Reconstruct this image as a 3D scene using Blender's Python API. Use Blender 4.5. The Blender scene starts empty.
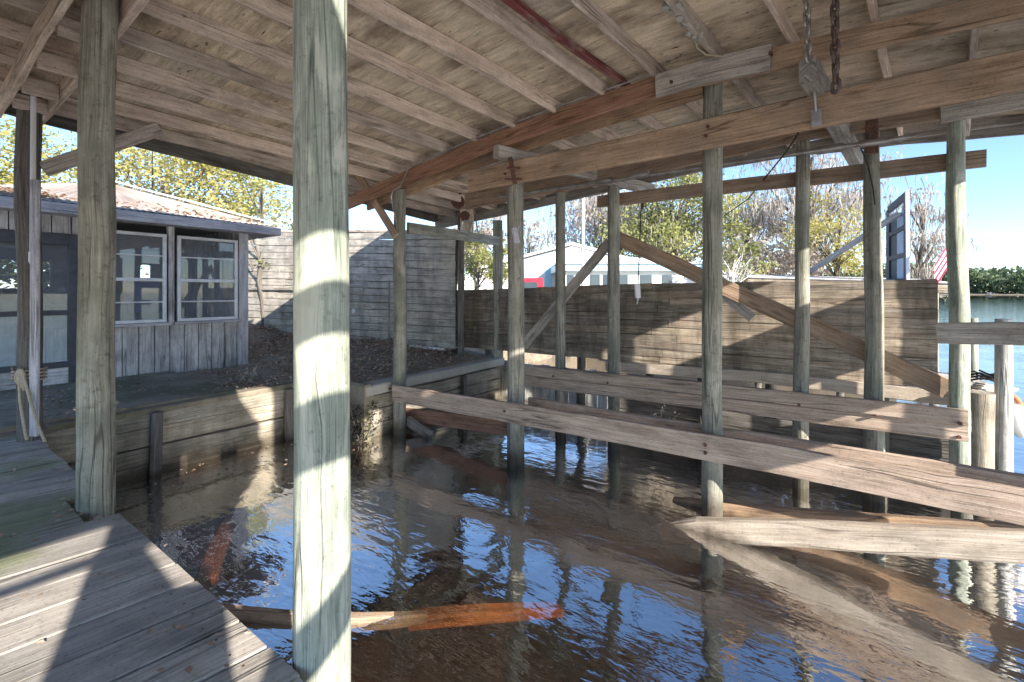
import bpy, bmesh, math, random
from math import radians as R, sin, cos, pi, sqrt, atan2
from mathutils import Vector as V, Matrix, noise as mnoise
random.seed(7)
S = bpy.context.scene
COL = S.collection

# ------------------------------------------------------------------ camera model (metres, water at z = 0)
F, CX, HY, EYE = 460.0, 512.0, 292.0, 2.1
YAW = R(36)
FW = V((-sin(YAW), cos(YAW), 0)); RT = V((cos(YAW), sin(YAW), 0)); UP = V((0, 0, 1))
ORG = V((0, 0, EYE))
def ray(x, y): return FW + RT * ((x - CX) / F) + UP * ((HY - y) / F)
def PD(x, y, d): return ORG + ray(x, y) * d                    # a point at forward distance d
def PY(x, y, Y):
    r = ray(x, y); return ORG + r * (Y / r.y)
def PX(x, y, X):
    r = ray(x, y); return ORG + r * (X / r.x)
def PZ(x, y, z):
    r = ray(x, y); return ORG + r * ((z - EYE) / r.z)

# ------------------------------------------------------------------ mesh builder
class MB:
    def __init__(s): s.v = []; s.f = []; s.uv = []; s.r = []; s.sm = []; s.mi = {}
    def add(s, verts, faces, uvs, smooth=False, r=None):
        b = len(s.v); r = random.random() if r is None else r
        s.v += [tuple(p) for p in verts]; s.r += [r] * len(verts)
        for f, u in zip(faces, uvs):
            s.f.append([b + i for i in f]); s.uv.append(u); s.sm.append(smooth)
    def beam(s, p0, p1, w, h, up=UP, n=1, warp=0.0, ch=0.006, taper=1.0, bow=0.0):
        """board from p0 to p1, w across, h along 'up', chamfered edges, n sections"""
        return s.path([V(p0).lerp(V(p1), i / n) for i in range(n + 1)], w, h, up, warp, ch, taper, bow)
    def path(s, pts, w, h, up=UP, warp=0.0, ch=0.006, taper=1.0, bow=0.0):
        pts = [V(p) for p in pts]
        if warp > .0035:
            q = [pts[0]]
            for a, b in zip(pts, pts[1:]):
                m = max(1, int((b - a).length / .3)); q += [a.lerp(b, i / m) for i in range(1, m + 1)]
            pts = q
        n = len(pts)
        uo, vo = random.uniform(0, 90), random.uniform(0, 90)
        verts, L = [], 0.0; us = []
        seed = V((random.uniform(0, 99), random.uniform(0, 99), random.uniform(0, 99)))
        for i, p in enumerate(pts):
            t = (pts[min(i + 1, n - 1)] - pts[max(i - 1, 0)]).normalized()
            a = t.cross(up).normalized(); b = a.cross(t).normalized()
            if i: L += (p - pts[i - 1]).length
            us.append(L)
            k = i / max(1, n - 1); q = 1 + (taper - 1) * k
            hw, hh = w / 2 * q, h / 2 * q
            nz = mnoise.noise_vector(seed + V((L * .9, 0, 0))) * warp * 1.5
            c = p + a * nz.x + b * (nz.y + bow * 4 * k * (1 - k))
            cc = min(ch, hw * .4, hh * .4)
            prof = [(-hw + cc, -hh), (hw - cc, -hh), (hw, -hh + cc), (hw, hh - cc), (hw - cc, hh), (-hw + cc, hh), (-hw, hh - cc), (-hw, -hh + cc)]
            jit = [mnoise.noise(seed + V((L * 3, j * 7.3, 0))) * min(warp * 1.3, .009) for j in range(8)]
            verts += [c + a * (x + jit[j]) + b * (y + jit[j]) for j, (x, y) in enumerate(prof)]
        per = [0.0]
        for j in range(8):
            A, B = verts[j], verts[(j + 1) % 8]; per.append(per[-1] + (B - A).length)
        faces, uvs = [], []
        for i in range(n - 1):
            for j in range(8):
                k = (j + 1) % 8
                faces.append((i * 8 + j, i * 8 + k, (i + 1) * 8 + k, (i + 1) * 8 + j))
                u0, u1, v0, v1 = uo + us[i], uo + us[i + 1], vo + per[j], vo + per[j + 1]
                uvs.append(((u0, v0), (u0, v1), (u1, v1), (u1, v0)))
        faces.append(tuple(range(7, -1, -1))); uvs.append([(uo + verts[j].z * .12, vo + j * .02) for j in range(7, -1, -1)])
        e = (n - 1) * 8
        faces.append(tuple(e + j for j in range(8))); uvs.append([(uo + j * .003, vo + j * .02) for j in range(8)])
        s.add(verts, faces, uvs)
        return s
    def rod(s, pts, r0, r1=None, seg=16, wob=0.0, cap=True, ridge=0.0):
        pts = [V(p) for p in pts]; n = len(pts); r1 = r0 if r1 is None else r1
        uo, vo = random.uniform(0, 90), random.uniform(0, 90)
        seed = V((random.uniform(0, 99), random.uniform(0, 99), 0))
        verts, us, L = [], [], 0.0
        for i, p in enumerate(pts):
            t = (pts[min(i + 1, n - 1)] - pts[max(i - 1, 0)]).normalized()
            ref = V((1, 0, 0)) if abs(t.x) < .9 else V((0, 1, 0))
            a = t.cross(ref).normalized(); b = t.cross(a).normalized()
            if i: L += (p - pts[i - 1]).length
            us.append(L); r = r0 + (r1 - r0) * i / max(1, n - 1)
            for j in range(seg):
                th = 2 * pi * j / seg
                d = a * cos(th) + b * sin(th)
                q = r + wob * mnoise.noise(seed + d * 1.2 + V((0, 0, L * 1.1))) + ridge * mnoise.noise(seed + d * 6 + V((0, 0, L * .4)))
                verts.append(p + d * q)
        faces, uvs = [], []
        for i in range(n - 1):
            for j in range(seg):
                k = (j + 1) % seg
                faces.append((i * seg + j, i * seg + k, (i + 1) * seg + k, (i + 1) * seg + j))
                v0, v1 = vo + 2 * pi * r0 * j / seg, vo + 2 * pi * r0 * (j + 1) / seg
                u0, u1 = uo + us[i], uo + us[i + 1]
                uvs.append(((u0, v0), (u0, v1), (u1, v1), (u1, v0)))
        s.add(verts, faces, uvs, True)
        if cap:
            for base in (0, (n - 1) * seg):
                vv = verts[base:base + seg]
                s.add(vv, [tuple(range(seg))], [[(uo + vv[j].y * .2, vo + vv[j].x) for j in range(seg)]], False)
        return s
    def box(s, c, d, rz=0.0, ch=0.004):
        c = V(c); ax = V((cos(rz), sin(rz), 0))
        return s.beam(c - ax * d[0] / 2, c + ax * d[0] / 2, d[1], d[2], UP, 1, 0, ch)
    def quad(s, pts, uvs=None, r=None, smooth=False):
        pts = [V(p) for p in pts]
        if uvs is None:
            o = random.uniform(0, 50); w = (pts[1] - pts[0]).length; h = (pts[-1] - pts[0]).length
            uvs = [(o, o), (o + w, o), (o + w, o + h), (o, o + h)][:len(pts)]
        s.add(pts, [tuple(range(len(pts)))], [uvs], smooth, r)
    def build(s, name, mat, parent=None, loc=None):
        o0 = V(loc) if loc is not None else (ORIG.get(parent.name, V((0, 0, 0))) if parent else V((0, 0, 0)))
        me = bpy.data.meshes.new(name)
        me.from_pydata([(p[0] - o0.x, p[1] - o0.y, p[2] - o0.z) for p in s.v], [], s.f)
        ul = me.uv_layers.new(name="UVMap")
        flat = [c for f in s.uv for u in f for c in u]
        ul.data.foreach_set("uv", flat)
        at = me.attributes.new("rnd", 'FLOAT', 'POINT'); at.data.foreach_set("value", s.r)
        me.polygons.foreach_set("use_smooth", s.sm)
        me.materials.append(mat); me.update()
        o = bpy.data.objects.new(name, me); COL.objects.link(o)
        if parent: o.parent = parent
        if loc is not None: o.location = o0
        ORIG[o.name] = o0
        return o
ORIG = {}
def tag(o, label=None, cat=None, group=None, kind=None):
    if label: o['label'] = label
    if cat: o['category'] = cat
    if group: o['group'] = group
    if kind: o['kind'] = kind
    return o
def thing(name, label, cat, loc=(0, 0, 0), group=None):
    o = bpy.data.objects.new(name, None); COL.objects.link(o)
    o.location = loc; o.empty_display_size = .2; ORIG[o.name] = V(loc)
    return tag(o, label, cat, group)

# ------------------------------------------------------------------ materials
class NT:
    def __init__(s, name):
        s.m = bpy.data.materials.new(name); s.m.use_nodes = True; s.t = s.m.node_tree
        s.t.nodes.clear(); s.out = s.t.nodes.new('ShaderNodeOutputMaterial')
    def n(s, kind, **kw):
        nd = s.t.nodes.new('ShaderNode' + kind)
        for k, v in kw.items():
            if k.startswith('i_'): 
                key = k[2:]
                nd.inputs[int(key) if key.isdigit() else key.replace('_', ' ')].default_value = v
            else: setattr(nd, k, v)
        return nd
    def l(s, a, b): s.t.links.new(a, b)
    def noise(s, vec, scale, detail=4, rough=.55, dist=0.0):
        nd = s.n('TexNoise'); nd.inputs['Scale'].default_value = scale; nd.inputs['Detail'].default_value = detail
        nd.inputs['Roughness'].default_value = rough; nd.inputs['Distortion'].default_value = dist
        if vec is not None: s.l(vec, nd.inputs['Vector'])
        return nd.outputs['Fac']
    def map(s, vec, sc=(1, 1, 1), lo=(0, 0, 0), rot=(0, 0, 0)):
        nd = s.n('Mapping'); nd.inputs['Scale'].default_value = sc; nd.inputs['Location'].default_value = lo; nd.inputs['Rotation'].default_value = rot
        s.l(vec, nd.inputs['Vector']); return nd.outputs['Vector']
    def ramp(s, fac, stops):
        nd = s.n('ValToRGB'); cr = nd.color_ramp
        while len(cr.elements) < len(stops): cr.elements.new(.5)
        for e, (p, c) in zip(cr.elements, stops):
            e.position = p; e.color = (c, c, c, 1) if isinstance(c, (int, float)) else (*c, 1)
        s.l(fac, nd.inputs['Fac']); return nd.outputs['Color']
    def mix(s, fac, a, b, mode='MIX'):
        nd = s.n('Mix', data_type='RGBA', blend_type=mode)
        for sock, val in ((nd.inputs[0], fac), (nd.inputs[6], a), (nd.inputs[7], b)):
            if isinstance(val, (int, float)): sock.default_value = val
            elif isinstance(val, tuple): sock.default_value = (*val, 1)
            else: s.l(val, sock)
        return nd.outputs[2]
    def math(s, op, a, b=0.0):
        nd = s.n('Math', operation=op)
        for i, val in enumerate((a, b)):
            if isinstance(val, (int, float)): nd.inputs[i].default_value = val
            else: s.l(val, nd.inputs[i])
        return nd.outputs[0]
    def bump(s, h, strength=.3, dist=.01, nrm=None):
        nd = s.n('Bump'); nd.inputs['Strength'].default_value = strength; nd.inputs['Distance'].default_value = dist
        s.l(h, nd.inputs['Height'])
        if nrm is not None: s.l(nrm, nd.inputs['Normal'])
        return nd.outputs['Normal']
    def bsdf(s, col, rough=.7, nrm=None, metal=0.0, spec=.4, **kw):
        nd = s.n('BsdfPrincipled')
        if isinstance(col, tuple): nd.inputs['Base Color'].default_value = (*col, 1)
        else: s.l(col, nd.inputs['Base Color'])
        if isinstance(rough, (int, float)): nd.inputs['Roughness'].default_value = rough
        else: s.l(rough, nd.inputs['Roughness'])
        nd.inputs['Metallic'].default_value = metal; nd.inputs['Specular IOR Level'].default_value = spec
        for k, v in kw.items(): nd.inputs[k.replace('_', ' ')].default_value = v
        if nrm is not None: s.l(nrm, nd.inputs['Normal'])
        return nd.outputs['BSDF']
    def done(s, sh): s.l(sh, s.out.inputs['Surface']); return s.m

def wood(name, dark, mid, light, grain=26.0, crack=.5, vary=.35, stain=None, stain_amt=.4, mold=0.0, wet=True, rough=.82, patch=None, patch_amt=.0, knots=.6, bump=.5, gain=1.3, spots=None, check=.6, check_scale=7.0, wl=(.08, .17), vst=0.0, spk=55.0, spk_amt=.8):
    dark, mid, light = (tuple(min(.85, c * gain) for c in q) for q in (dark, mid, light))
    t = NT(name)
    uv = t.n('TexCoord').outputs['UV']
    rnd = t.n('Attribute', attribute_name='rnd').outputs['Fac']
    pos = t.n('NewGeometry').outputs['Position']
    # per-board shift so neighbouring boards never share grain
    cx = t.n('CombineXYZ'); t.l(t.math('MULTIPLY', rnd, 37.0), cx.inputs[0]); t.l(t.math('MULTIPLY', rnd, 91.0), cx.inputs[1])
    ad = t.n('VectorMath', operation='ADD'); t.l(uv, ad.inputs[0]); t.l(cx.outputs[0], ad.inputs[1]); uvr = ad.outputs[0]
    # knots bend the grain
    vor = t.n('TexVoronoi'); vor.inputs['Scale'].default_value = 1.0; vor.inputs['Randomness'].default_value = 1.0
    t.l(t.map(uvr, (1.5, 7.0, 1)), vor.inputs['Vector'])
    kd = vor.outputs['Distance']
    knot = t.ramp(kd, [(.0, 1.0), (.10, .55), (.16, 0.0)])
    wob = t.noise(t.map(uvr, (.9, 2.2, 1)), 1.5, 2)
    kw = t.ramp(kd, [(.0, 1.0), (.30, 0.0)])
    warp = t.n('CombineXYZ'); t.l(t.math('ADD', t.math('MULTIPLY', wob, .05), t.math('MULTIPLY', kw, .018)), warp.inputs[1])
    ad2 = t.n('VectorMath', operation='ADD'); t.l(uvr, ad2.inputs[0]); t.l(warp.outputs[0], ad2.inputs[1]); g = ad2.outputs[0]
    fine = t.noise(t.map(g, (4.0, grain * 8.0, 1)), 1.0, 3, .65)
    med = t.noise(t.map(g, (1.6, grain * 2.4, 1)), 1.0, 3, .6)
    band = t.noise(t.map(g, (.6, grain * .6, 1)), 1.0, 3, .6)
    blotch = t.noise(t.map(uvr, (1.1, 3.0, 1)), 1.9, 6, .68)
    gr = t.math('ADD', t.math('MULTIPLY', fine, .42), t.math('ADD', t.math('MULTIPLY', med, .34), t.math('MULTIPLY', band, .24)))
    col = t.ramp(gr, [(.37, dark), (.50, mid), (.62, light)])
    spkc = t.ramp(t.noise(pos, spk, 4, .72), [(.30, .45), (.44, 1.0), (.60, 1.0), (.72, 1.25)])
    col = t.mix(spk_amt, col, spkc, 'MULTIPLY')
    hv = t.n('HueSaturation'); t.l(col, hv.inputs['Color'])
    t.l(t.math('ADD', t.math('MULTIPLY', rnd, vary), 1 - vary * .5), hv.inputs['Value'])
    t.l(t.math('ADD', t.math('MULTIPLY', rnd, .3), .85), hv.inputs['Saturation'])
    col = hv.outputs['Color']
    bl = t.ramp(blotch, [(.30, .50), (.50, 1.0), (.72, 1.22)])
    col = t.mix(.85, col, bl, 'MULTIPLY')
    if patch:
        pm = t.ramp(t.noise(t.map(uvr, (.9, 4.5, 1)), 2.0, 6, .65, .6), [(.50, 0.0), (.60, 1.0)])
        col = t.mix(t.math('MULTIPLY', pm, patch_amt), col, patch)
    if stain:
        sm = t.ramp(t.noise(pos, 2.3, 5, .62), [(.45, 0.0), (.66, 1.0)])
        col = t.mix(t.math('MULTIPLY', sm, stain_amt), col, stain)
    if knots: col = t.mix(t.math('MULTIPLY', knot, knots), col, tuple(c * .42 for c in dark))
    ck = t.ramp(t.noise(t.map(g, (.8, grain * 2.6, 1)), 1.0, 3, .5), [(.29, 1.0), (.345, 0.0)])
    col = t.mix(t.math('MULTIPLY', ck, crack), col, tuple(c * .25 for c in dark))
    if spots:
        for (sx, sy, sr) in spots:
            dd = t.n('VectorMath', operation='DISTANCE'); t.l(pos, dd.inputs[0]); dd.inputs[1].default_value = (sx, sy, .7)
            f = t.math('SUBTRACT', t.math('ADD', dd.outputs['Value'], t.math('MULTIPLY', t.noise(pos, 5.0, 5, .65), sr * 1.4)), sr * .7)
            col = t.mix(t.math('MULTIPLY', t.ramp(f, [(sr * .45, 1.0), (sr, 0.0)]), .55), col, (.15, .19, .055))
    if vst:                                                     # weather stains that ran down across the boards
        vm = t.ramp(t.noise(t.map(pos, (2.2, 2.2, .45)), 1.6, 6, .68), [(.46, 0.0), (.62, 1.0)])
        col = t.mix(t.math('MULTIPLY', vm, vst), col, tuple(c * .42 for c in dark))
    if mold:
        md = t.ramp(t.noise(t.map(uvr, (9, 30, 1)), 1.0, 2, .55), [(.63, 0.0), (.68, 1.0)])
        md2 = t.ramp(t.noise(t.map(uvr, (.8, .8, 1)), 1.3, 4, .6), [(.47, 0.0), (.58, 1.0)])
        col = t.mix(t.math('MULTIPLY', t.math('MULTIPLY', md, md2), mold), col, (.035, .026, .018))
        md3 = t.ramp(t.noise(t.map(uvr, (.8, 1.3, 1)), 1.5, 6, .66), [(.46, 0.0), (.66, 1.0)])
        col = t.mix(t.math('MULTIPLY', md3, mold * .72), col, (.14, .10, .068))
    if wet:     # waterline: the wood is wet and stained below a ragged line a hand above the water
        sep = t.n('SeparateXYZ'); t.l(pos, sep.inputs[0])
        zz = t.math('ADD', sep.outputs[2], t.math('MULTIPLY', t.noise(pos, 9.0, 3), .16))
        wlm = t.ramp(zz, [(wl[0], 1.0), (wl[1], 0.0)])
        col = t.mix(t.math('MULTIPLY', wlm, .75), col, (.045, .032, .02))
    cn = t.noise(t.map(g, (.30, check_scale, 1)), 1.0, 2, .45)
    cl = t.ramp(t.math('ABSOLUTE', t.math('SUBTRACT', cn, .5)), [(.0, 1.0), (.006, .8), (.013, 0.0)])
    cm = t.ramp(t.noise(t.map(uvr, (.7, 3.0, 1)), 1.3, 2), [(.46, 0.0), (.56, 1.0)])
    chk = t.math('MULTIPLY', cl, cm)
    col = t.mix(t.math('MULTIPLY', chk, check), col, tuple(c * .16 for c in dark))
    ck = t.math('MAXIMUM', ck, t.math('MULTIPLY', chk, 1.4))
    h = t.math('SUBTRACT', gr, t.math('MULTIPLY', ck, .6))
    return t.done(t.bsdf(col, rough, t.bump(h, bump, .012), spec=.25))

def simple(name, col, rough=.6, metal=0.0, var=.15, scale=14.0, bump=.1, rust=None, rust_amt=.5):
    t = NT(name); ob = t.n('TexCoord').outputs['Object']
    nz = t.noise(ob, scale, 5, .6)
    c = t.mix(1.0, col, t.ramp(nz, [(.25, 1 - var), (.75, 1 + var)]), 'MULTIPLY')
    if rust:
        rm = t.ramp(t.noise(ob, scale * .5, 6, .7), [(.45, 0.0), (.6, 1.0)])
        c = t.mix(t.math('MULTIPLY', rm, rust_amt), c, rust)
    return t.done(t.bsdf(c, rough, t.bump(nz, bump, .005), metal))

def leafmat(name, c1, c2, c3, trans=.35):
    t = NT(name); rnd = t.n('Attribute', attribute_name='rnd').outputs['Fac']
    col = t.ramp(rnd, [(.0, c1), (.5, c2), (1.0, c3)])
    d = t.n('BsdfDiffuse'); t.l(col, d.inputs['Color'])
    tr = t.n('BsdfTranslucent'); t.l(col, tr.inputs['Color'])
    mx = t.n('MixShader'); mx.inputs[0].default_value = trans
    t.l(d.outputs[0], mx.inputs[1]); t.l(tr.outputs[0], mx.inputs[2])
    return t.done(mx.outputs[0])

M = {}
M['post_green'] = wood('weathered_green_post', (.15, .17, .14), (.27, .295, .25), (.44, .455, .39), grain=20, crack=.6, vary=.2, patch=(.58, .58, .49), patch_amt=.75, stain=(.17, .215, .165), stain_amt=.5, knots=.45, spk=30.0, spk_amt=.7, wl=(.18, .36), gain=1.08)
M['post_grey'] = wood('weathered_grey_post', (.115, .11, .09), (.245, .235, .20), (.40, .385, .325), grain=22, crack=.6, vary=.3, patch=(.40, .39, .33), patch_amt=.5, stain=(.13, .15, .11), stain_amt=.6, knots=.5, spk=24.0, spk_amt=1.0, wl=(.18, .36), bump=.8, gain=1.12)
M['post_dark'] = wood('dark_old_post', (.05, .045, .04), (.11, .10, .09), (.2, .19, .175), crack=.7)
M['beam'] = wood('brown_beam_wood', (.17, .108, .07), (.30, .21, .145), (.41, .315, .235), grain=24, crack=.5, stain=(.22, .19, .165), stain_amt=.5, knots=.7)
M['redbeam'] = wood('red_brown_beam_wood', (.125, .062, .04), (.23, .13, .088), (.32, .205, .15), grain=26, crack=.4, knots=.6)
M['greybeam'] = wood('grey_beam_wood', (.15, .13, .115), (.29, .265, .24), (.42, .39, .355), grain=26, crack=.6, knots=.6)
M['rafter'] = wood('rafter_wood', (.31, .245, .205), (.45, .375, .32), (.56, .49, .43), gain=1.3, grain=22, crack=.35, mold=.5, vary=.45, knots=.5, wet=False)
M['ply'] = wood('plywood_deck', (.36, .285, .21), (.51, .425, .325), (.62, .54, .44), grain=9, crack=.25, check=.3, gain=1.25, mold=1.0, vary=.35, knots=.5, wet=False, patch=(.54, .47, .37), patch_amt=.45, bump=.25)
M['walk'] = wood('walkway_boards', (.215, .19, .165), (.33, .30, .265), (.43, .395, .355), grain=20, crack=.35, vary=.42, stain=(.20, .185, .17), stain_amt=.5, wet=False, knots=.5, spots=((-4.15, .45, .55), (-3.6, .3, .3), (-5.3, .7, .3)))
M['low'] = wood('low_beam_wood', (.20, .145, .11), (.33, .255, .205), (.45, .37, .31), grain=24, crack=.4, vary=.22, knots=.6)
M['palebeam'] = wood('pale_beam_wood', (.30, .235, .175), (.43, .355, .275), (.55, .475, .39), grain=22, crack=.35, vary=.2)
M['fence'] = wood('fence_boards', (.10, .084, .066), (.26, .22, .175), (.42, .37, .305), gain=1.35, grain=22, crack=.65, vary=.5, stain=(.085, .073, .06), stain_amt=.5, vst=.55, patch=(.30, .20, .15), patch_amt=.35)
M['shed'] = wood('siding_boards', (.24, .215, .19), (.40, .37, .325), (.52, .48, .42), vst=.4, grain=20, crack=.5, vary=.18, stain=(.12, .11, .10), stain_amt=.45, wet=False)
M['seawall'] = wood('seawall_planks', (.13, .112, .085), (.26, .23, .18), (.38, .34, .28), grain=20, crack=.7, vary=.4, stain=(.07, .062, .048), stain_amt=.55, wl=(.12, .30), vst=.3, gain=1.6)
M['palewall'] = wood('pale_upright_boards', (.24, .235, .225), (.38, .38, .37), (.5, .5, .49), grain=22, crack=.5, stain=(.15, .13, .11), stain_amt=.5)
M['house'] = wood('house_siding', (.22, .218, .225), (.375, .372, .385), (.51, .508, .52), grain=14, crack=.3, vary=.16, stain=(.17, .15, .14), stain_amt=.5, wet=False, patch=(.2, .17, .15), patch_amt=.25, knots=.3, vst=.3, gain=1.5)
M['trim'] = wood('house_trim', (.22, .215, .235), (.33, .33, .36), (.46, .46, .49), grain=18, crack=.3, wet=False)
M['redpaint'] = wood('flaked_red_paint', (.10, .035, .036), (.18, .06, .06), (.26, .12, .11), gain=1.0, grain=20, crack=.5, patch=(.28, .22, .19), patch_amt=.85, wet=False)
M['sunk'] = wood('sodden_timber', (.20, .135, .09), (.34, .25, .18), (.45, .35, .265), grain=18, crack=.4, wet=False)
M['glowwood'] = wood('sunlit_tannin_timber', (.36, .17, .07), (.54, .28, .12), (.66, .40, .2), grain=18, crack=.3, wet=False)  # tannin orange, with the sun glow put into the wood's colour
M['bark'] = wood('bark', (.05, .042, .035), (.12, .105, .09), (.21, .19, .17), grain=8, crack=.5, wet=False, knots=0)
M['galv'] = simple('galvanised_steel', (.48, .48, .48), .42, .8, .2, 20, .1, (.16, .09, .05), .5)
M['rust'] = simple('rusty_iron', (.115, .065, .055), .75, .35, .5, 40, .4, (.22, .10, .06), .6)
M['chain'] = simple('old_chain_iron', (.20, .165, .155), .6, .55, .4, 40, .3, (.13, .06, .045), .7)
M['pvc'] = simple('white_pvc', (.72, .72, .73), .45, 0, .08, 8, .02)
M['rope'] = simple('old_rope', (.42, .36, .28), .95, 0, .3, 60, .6)
M['orange'] = simple('orange_rope', (.62, .2, .09), .9, 0, .25, 60, .6)
M['white'] = simple('white_paint', (.78, .78, .77), .55, 0, .06, 3, .03)
M['winframe'] = simple('window_frame_paint', (.62, .64, .68), .5, 0, .15, 10, .08)
M['bluefascia'] = simple('blue_fascia_paint', (.33, .55, .66), .5, 0, .08, 5)
M['darkframe'] = simple('dark_frame', (.055, .06, .075), .55, 0, .25, 10)
M['black'] = simple('black_cable', (.02, .02, .02), .6, 0, .1, 10)
M['redcar'] = simple('red_car_paint', (.50, .028, .045), .25, 0, .05, 4, 0)
M['tyre'] = simple('tyre_rubber', (.02, .02, .021), .85, 0, .2, 10)
M['concrete'] = simple('mossy_concrete', (.25, .215, .165), .9, 0, .6, 3.5, .8, (.10, .105, .055), .9)
M['bounce_slab'] = simple('pale_bounce_slab', (.78, .75, .70), .85, 0, .08, .8, .1)
M['capcon'] = simple('concrete_cap', (.40, .385, .355), .9, 0, .3, 5, .4, (.24, .225, .19), .6)
M['fur1'] = simple('blue_canvas', (.06, .16, .45), .8, 0, .15, 6)
M['fur2'] = simple('interior_grey', (.26, .27, .29), .8, 0, .2, 5)
M['fur3'] = simple('interior_wall', (.30, .29, .28), .9, 0, .15, 3)
M['curtain'] = simple('pale_blue_curtain', (.34, .41, .52), .8, 0, .3, 5, .2)
M['panelpane'] = simple('panel_pane', (.36, .44, .56), .5, 0, .2, 5)
M['hullw'] = simple('boat_white', (.8, .8, .8), .3, 0, .04, 3, 0)
M['hullb'] = simple('boat_blue', (.05, .12, .3), .4, 0, .1, 3, 0)
M['flagr'] = simple('flag_red', (.55, .03, .08), .8, 0, .1, 5)
M['flagw'] = simple('flag_white', (.8, .8, .8), .8, 0, .05, 5)
M['flagb'] = simple('flag_blue', (.03, .05, .22), .8, 0, .05, 5)
M['fender'] = simple('white_fender', (.75, .75, .73), .5, 0, .12, 12, .05)

def m_metalroof():
    t = NT('rusty_tin_roof'); uv = t.n('TexCoord').outputs['UV']; pos = t.n('NewGeometry').outputs['Position']
    base = t.ramp(t.noise(pos, 1.2, 6, .65), [(.3, (.33, .265, .225)), (.5, (.42, .35, .305)), (.7, (.49, .43, .385))])
    st = t.ramp(t.noise(t.map(uv, (14, .7, 1)), 1.0, 4), [(.35, .75), (.65, 1.15)])
    return t.done(t.bsdf(t.mix(1.0, base, st, 'MULTIPLY'), .6, spec=.35))
M['tin'] = m_metalroof()
def m_ground():
    t = NT('leafy_earth'); pos = t.n('NewGeometry').outputs['Position']
    a = t.ramp(t.noise(pos, 1.1, 6, .6), [(.3, (.19, .155, .115)), (.5, (.31, .255, .195)), (.7, (.23, .21, .135))])
    b = t.ramp(t.noise(pos, 14, 6, .7), [(.3, .55), (.7, 1.35)])
    return t.done(t.bsdf(t.mix(1.0, a, b, 'MULTIPLY'), .95, t.bump(t.noise(pos, 11, 6, .7), .9, .04), spec=.1))
M['ground'] = m_ground()
def m_bed():
    t = NT('silty_bed'); pos = t.n('NewGeometry').outputs['Position']
    a = t.ramp(t.noise(pos, 1.4, 6, .6), [(.3, (.15, .11, .075)), (.5, (.27, .21, .15)), (.7, (.36, .29, .21))])
    return t.done(t.bsdf(a, .95, t.bump(t.noise(pos, 5, 5), .5, .05), spec=.1))
M['bed'] = m_bed()
def m_water():
    t = NT('dark_tannin_water'); pos = t.n('NewGeometry').outputs['Position']
    n1 = t.noise(t.map(pos, (1.0, 1.0, 1), rot=(0, 0, R(-30))), 2.4, 2, .5, .5)
    n2 = t.noise(t.map(pos, (3.2, 9.5, 1), rot=(0, 0, R(-28))), 1.0, 3, .55, .4)
    n3 = t.noise(t.map(pos, (13, 26, 1), rot=(0, 0, R(-20))), 1.0, 2, .5)
    calm = t.ramp(t.noise(pos, .55, 2), [(.36, .35), (.62, 1.0)])
    h = t.math('ADD', t.math('MULTIPLY', n1, .009), t.math('MULTIPLY', calm, t.math('ADD', t.math('MULTIPLY', n2, .0072), t.math('MULTIPLY', n3, .0017))))
    nb = t.n('Bump'); nb.inputs['Strength'].default_value = .85; nb.inputs['Distance'].default_value = 1.0; t.l(h, nb.inputs['Height'])
    fr = t.n('Fresnel'); fr.inputs['IOR'].default_value = 1.9; t.l(nb.outputs[0], fr.inputs['Normal'])
    gl = t.n('BsdfGlossy'); gl.inputs['Roughness'].default_value = .015; gl.inputs['Color'].default_value = (1, 1, 1, 1); t.l(nb.outputs[0], gl.inputs['Normal'])
    tr = t.n('BsdfTransparent'); tr.inputs['Color'].default_value = (1, 1, 1, 1)
    mx = t.n('MixShader'); t.l(t.math('MINIMUM', t.math('MULTIPLY', fr.outputs[0], 3.4), .66), mx.inputs[0]); t.l(tr.outputs[0], mx.inputs[1]); t.l(gl.outputs[0], mx.inputs[2])
    va = t.n('VolumeAbsorption'); va.inputs['Color'].default_value = (.75, .56, .30, 1); va.inputs['Density'].default_value = 4.6
    t.l(va.outputs[0], t.out.inputs['Volume'])
    return t.done(mx.outputs[0])
M['water'] = m_water()
def m_glass():
    t = NT('window_glass')
    fr = t.n('Fresnel'); fr.inputs['IOR'].default_value = 1.5
    gl = t.n('BsdfGlossy'); gl.inputs['Roughness'].default_value = .01
    tr = t.n('BsdfTransparent'); tr.inputs['Color'].default_value = (.66, .72, .80, 1)
    pos = t.n('NewGeometry').outputs['Position']
    df = t.n('BsdfDiffuse'); df.inputs['Color'].default_value = (.30, .34, .40, 1)
    dm = t.n('MixShader'); t.l(t.ramp(t.noise(pos, 3.0, 4, .6), [(.35, .24), (.7, .44)]), dm.inputs[0]); t.l(tr.outputs[0], dm.inputs[1]); t.l(df.outputs[0], dm.inputs[2])
    mx = t.n('MixShader'); t.l(t.math('MULTIPLY', fr.outputs[0], 1.8), mx.inputs[0]); t.l(dm.outputs[0], mx.inputs[1]); t.l(gl.outputs[0], mx.inputs[2])
    return t.done(mx.outputs[0])
M['glass'] = m_glass()
M['darkglass'] = simple('dark_window_glass', (.06, .08, .10), .08, 0, .1, 2, 0)
M['litter'] = leafmat('dry_leaves', (.22, .14, .095), (.43, .30, .22), (.60, .47, .38), .1)
M['yellow'] = leafmat('yellow_leaves', (.25, .23, .07), (.47, .42, .14), (.62, .57, .27), .5)
M['lime'] = leafmat('yellow_green_leaves', (.17, .19, .075), (.34, .35, .14), (.53, .51, .23), .45)
M['green'] = leafmat('green_leaves', (.03, .055, .014), (.07, .105, .025), (.14, .17, .045), .35)
M['moss'] = leafmat('spanish_moss', (.26, .23, .21), (.43, .39, .35), (.58, .53, .48), .35)
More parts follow.
